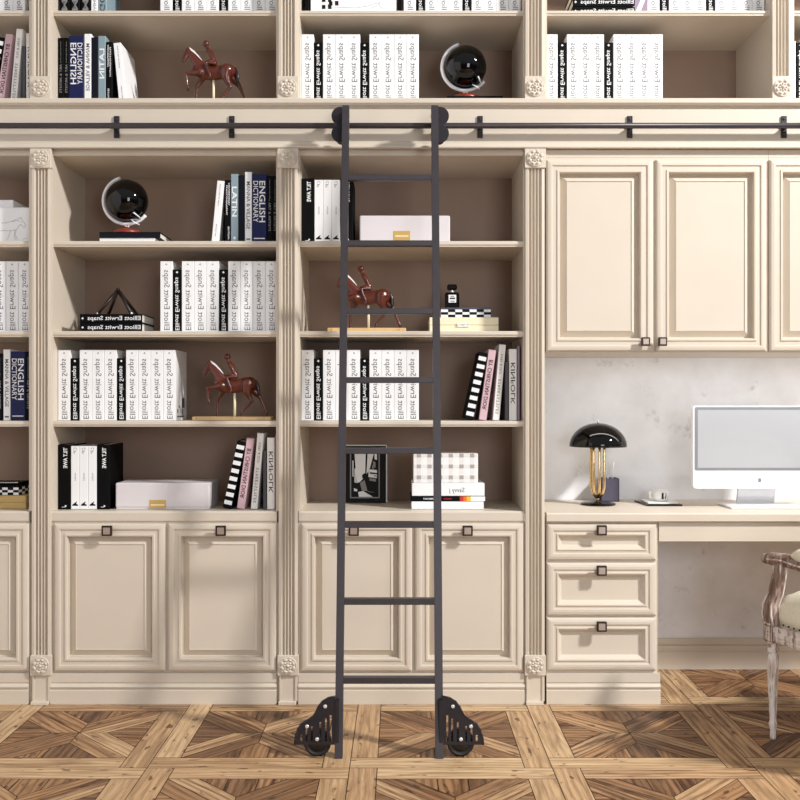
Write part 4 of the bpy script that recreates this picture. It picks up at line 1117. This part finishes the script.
# emblem on the chin: bitten fruit with a leaf
m = MB(); lx_, lz_ = (X0+X1)/2, PZ(480.2, sy_); r = .0082; pts = []
for k in range(40):
    a = 2*PI*k/40; rr = r*(1+.10*math.cos(2*a+PI)); x = rr*math.cos(a); z = rr*math.sin(a)
    if abs(a-PI/2) < .35: z -= .0012*(1-abs(a-PI/2)/.35)
    if abs(a-3*PI/2) < .3: z += .0008
    dx, dz = x+.0095, z-.001
    if math.hypot(dx, dz) < .0045:
        q = .0045/max(1e-6, math.hypot(dx, dz)); x, z = dx*q-.0095, dz*q+.001
    pts.append((lx_+x, lz_+z))
m.prism(pts, 'y', sy_-.0006, sy_+.0005)
m.prism([(lx_-.001, lz_+.0095), (lx_-.0045, lz_+.0125), (lx_-.004, lz_+.0145), (lx_-.0005, lz_+.0125)], 'y', sy_-.0006, sy_+.0005)
m.build('emblem', bezel, t)
nx0, nx1 = PX(733.8, .3), PX(770.5, .3); xc = (nx0+nx1)/2
m = MB(); hw = .0785
vs = []
for (yy, zz_) in ((.20, .90), (.25, .87), (.262, .80), (.275, .764), (.275, DZ+.001), (.26, DZ+.001), (.262, .764), (.25, .79), (.235, .85), (.194, .88)):
    vs.append((yy, zz_))
m.prism(vs, 'x', xc-hw, xc+hw); m.build('neck', aluminium, t)
m = MB(); m.box(PX(731, .115), PX(731, .115)+.205+.1, .115, .285, DZ+.0005, DZ+.010, b=.003); m.build('foot', aluminium, t)

# ---------------------------------------------------------------- armchair
th = math.atan2(.25, .97)
LX, LY = 1.312, -.402
fl = (-.29, .26)
ca, sa = math.cos(th), math.sin(th)
cxw, cyw = LX-(fl[0]*ca-fl[1]*sa), LY-(fl[0]*sa+fl[1]*ca)
t = thing('armchair', 'limed wood armchair with cream linen seat and nailheads at the right edge', 'armchair', (cxw, cyw, 0), None, th)
def LB(m, name, mt, par=t): return m.build(name, mt, par, world=False)
z_ = lambda py: CH-(py-400)*3.385/F
def legprof(): return [(.008, 0), (.011, .008), (.0095, .03), (.013, .045), (.0145, .055), (.012, .062), (.0105, .068), (.0125, .09), (.0205, .285), (.021, .298), (.016, .303), (.022, .312), (.020, .322), (.013, .328), (.016, .343)]
for (x, y) in ((-.29, .26), (.29, .26), (-.24, -.24), (.24, -.24)):
    seg = 32; m = MB(); vs = []; pr = legprof()
    for (r, h) in pr:
        for k in range(seg):
            rr = r*(1-.10*(k % 4 == 0)) if .07 < h < .3 else r
            vs.append((x+rr*math.cos(2*PI*k/seg), y+rr*math.sin(2*PI*k/seg), h))
    m.add(vs, [(i*seg+k, i*seg+(k+1) % seg, (i+1)*seg+(k+1) % seg, (i+1)*seg+k) for i in range(len(pr)-1) for k in range(seg)], 0, True)
    m.add(vs[:seg], [list(range(seg))], 0)
    lg = LB(m, 'leg', washed)
    m = MB(); m.box(x-.023, x+.023, y-.023, y+.023, z_(642.5), z_(622.5), 0, b=.002)
    for sx in (-1, 1):
        for rot in (0, 1):
            def bx(a0, a1, b0, b1, mi, o=.0012):
                if rot == 0: m.box(x+a0, x+a1, y+sx*.023-o, y+sx*.023+o, b0, b1, mi)
                else: m.box(x+sx*.023-o, x+sx*.023+o, y+a0, y+a1, b0, b1, mi)
            za, zb_ = z_(640.8), z_(624.2)
            bx(-.019, .019, za, za+.004, 1); bx(-.019, .019, zb_-.004, zb_, 1); bx(-.019, -.0155, za, zb_, 1); bx(.0155, .019, za, zb_, 1)
            zc = (za+zb_)/2; bx(-.007, .007, zc-.007, zc+.007, 1, .002); bx(-.003, .003, zc-.012, zc+.012, 0, .0028); bx(-.012, .012, zc-.003, zc+.003, 0, .0028)
    LB(m, 'corner_block', [washed, limed_dark], lg)
zr0, zr1 = .348, .402
def seat_rail(p, q, name='seat_rail'):
    d = Vector((q[0]-p[0], q[1]-p[1], 0)); L = d.length; d.normalize(); n = Vector((-d.y, d.x, 0))
    m = MB(); prof = [(-.016, zr0), (.016, zr0), (.019, zr0+.01), (.016, zr0+.014), (.019, zr0+.02), (.019, zr0+.034), (.015, zr0+.038), (.018, zr1), (-.018, zr1), (-.015, zr0+.038), (-.019, zr0+.034), (-.019, zr0+.02), (-.016, zr0+.014), (-.019, zr0+.01)]
    vs = [Vector((p[0], p[1], 0))+n*a+Vector((0, 0, b)) for a, b in prof]+[Vector((q[0], q[1], 0))+n*a+Vector((0, 0, b)) for a, b in prof]
    k = len(prof); m.add(vs, [(i, (i+1) % k, k+(i+1) % k, k+i) for i in range(k)]+[list(range(k)), list(range(k, 2*k))])
    LB(m, name, washed)
seat_rail((-.29, .26), (.29, .26)); seat_rail((-.285, .24), (-.245, -.22)); seat_rail((.285, .24), (.245, -.22)); seat_rail((-.24, -.24), (.24, -.24))
# cushion: domed, with a vertical border
m = MB(); n = 20; vs = []
def outl(u_, v_):
    yy = -.235+.50*v_; hw = .232+.048*v_
    return ((2*u_-1)*hw, yy)
for j in range(n+1):
    for i in range(n+1):
        u_, v_ = i/n, j/n; x, y = outl(u_, v_)
        e = min(u_, 1-u_, v_, 1-v_); f = min(1, e/.08)
        h = .478+.026*math.sin(f*PI/2)+.11*math.sin(PI*u_)**.7*math.sin(PI*v_)**.7
        vs.append((x, y, h))
fs = [(j*(n+1)+i, j*(n+1)+i+1, (j+1)*(n+1)+i+1, (j+1)*(n+1)+i) for j in range(n) for i in range(n)]
m.add(vs, fs, 0, True)
edge = [(i/n, 0) for i in range(n)]+[(1, i/n) for i in range(n)]+[(1-i/n, 1) for i in range(n)]+[(0, 1-i/n) for i in range(n)]
ev = []
for (u_, v_) in edge:
    x, y = outl(u_, v_); ev.append((x, y, .478))
nb = len(ev); lower = [(p[0], p[1], zr1) for p in ev]; mid = [(p[0]*1.02, p[1]*1.02, .435) for p in ev]
m.add(ev+mid+lower, [(i, (i+1) % nb, nb+(i+1) % nb, nb+i) for i in range(nb)]+[(nb+i, nb+(i+1) % nb, 2*nb+(i+1) % nb, 2*nb+i) for i in range(nb)]+[[2*nb+i for i in range(nb)]], 0, True)
cush = LB(m, 'seat_cushion', linen)
m = MB()
per = [outl(*e_) for e_ in edge]
for i in range(nb):
    a, b = Vector(per[i]), Vector(per[(i+1) % nb])
    for q in (0.0,):
        p = a.lerp(b, q); m.sphere((p.x*1.012, p.y*1.012, zr1+.007), .0033, 0, 8, 6)
for k in range(6): p = outl(0, 1); m.sphere((p[0]*1.0-.001, p[1]+.002, .415+.011*k), .0033, 0, 8, 6)
nl = LB(m, 'nailheads', bronze, cush); nl['kind'] = 'stuff'
# arms
for s in (-1, 1):
    m = MB()
    base_ = [(-.29, .26, .405), (-.296, .262, .44), (-.300, .258, .475), (-.290, .245, .515), (-.285, .238, .555), (-.283, .232, .59), (-.283, .228, .622)]
    wd = [.019, .018, .016, .0145, .0135, .013, .013]
    rings = []
    for (p, w_) in zip(base_, wd):
        x = p[0] if s < 0 else -p[0]
        for (a, b) in ((-1, -1), (1, -1), (1, 1), (-1, 1)): rings.append((x+a*w_, p[1]+b*w_*1.4, p[2]))
    k = len(base_)
    m.add(rings, [(i*4+q, i*4+(q+1) % 4, i*4+4+(q+1) % 4, i*4+4+q) for i in range(k-1) for q in range(4)]+[(3, 2, 1, 0), (k*4-4, k*4-3, k*4-2, k*4-1)])
    sup = LB(m, 'arm_support', limed_dark)
    m = MB()
    for (dx, dy) in ((-1, -1), (1, -1), (1, 1), (-1, 1)):
        m.tube([((p[0] if s < 0 else -p[0])+dx*w_*.98, p[1]+dy*w_*1.38, p[2]) for p, w_ in zip(base_, wd)], .0036, seg=6)
    LB(m, 'edge_bead', washed, sup)
    m = MB()
    X = lambda v: v if s < 0 else -v
    pts = [(X(-.300), .285, .632), (X(-.290), .262, .634), (X(-.272), .21, .636), (X(-.262), .14, .628), (X(-.258), .04, .630), (X(-.25), -.08, .655), (X(-.242), -.2, .69), (X(-.24), -.262, .71)]
    m.tube(pts, [.016, .023, .024, .021, .019, .019, .019, .017], seg=14, sy=1.0)
    m.sphere(pts[0], .018, 0, 14, 10)
    arm = LB(m, 'arm', limed_dark)
    m = MB()
    for off in (-.0235, .0235):
        m.tube([(p[0]+off, p[1], p[2]) for p in pts[1:]], .0035, seg=6)
    LB(m, 'arm_bead', washed, arm)
    m = MB(); m.tube([(X(-.268), .185, .654), (X(-.262), .15, .660), (X(-.258), .04, .664), (X(-.25), -.08, .684)], [.008, .024, .026, .012], seg=12); LB(m, 'arm_pad', linen, arm)
# back
m = MB(); fr = [(-.24, .40), (.24, .40), (.25, .9), (.2, .97), (0, 1.0), (-.2, .97), (-.25, .9)]
for a, b in zip(fr, fr[1:]+fr[:1]):
    m.tube([(a[0], -.25-(a[1]-.4)*.16, a[1]), (b[0], -.25-(b[1]-.4)*.16, b[1])], .018, seg=10)
    m.sphere((a[0], -.25-(a[1]-.4)*.16, a[1]), .018, 0, 10, 8)
LB(m, 'back_frame', washed)
m = MB(); f2 = [(x*.9, .44 + (z-.4)*.88) for x, z in fr]
k = len(f2); vs = [(x, -.225-(z-.4)*.16, z) for x, z in f2]+[(x, -.27-(z-.4)*.16, z) for x, z in f2]
m.add(vs, [(i, (i+1) % k, k+(i+1) % k, k+i) for i in range(k)]+[list(range(k)), list(range(k, 2*k))]); LB(m, 'back_upholstery', linen)
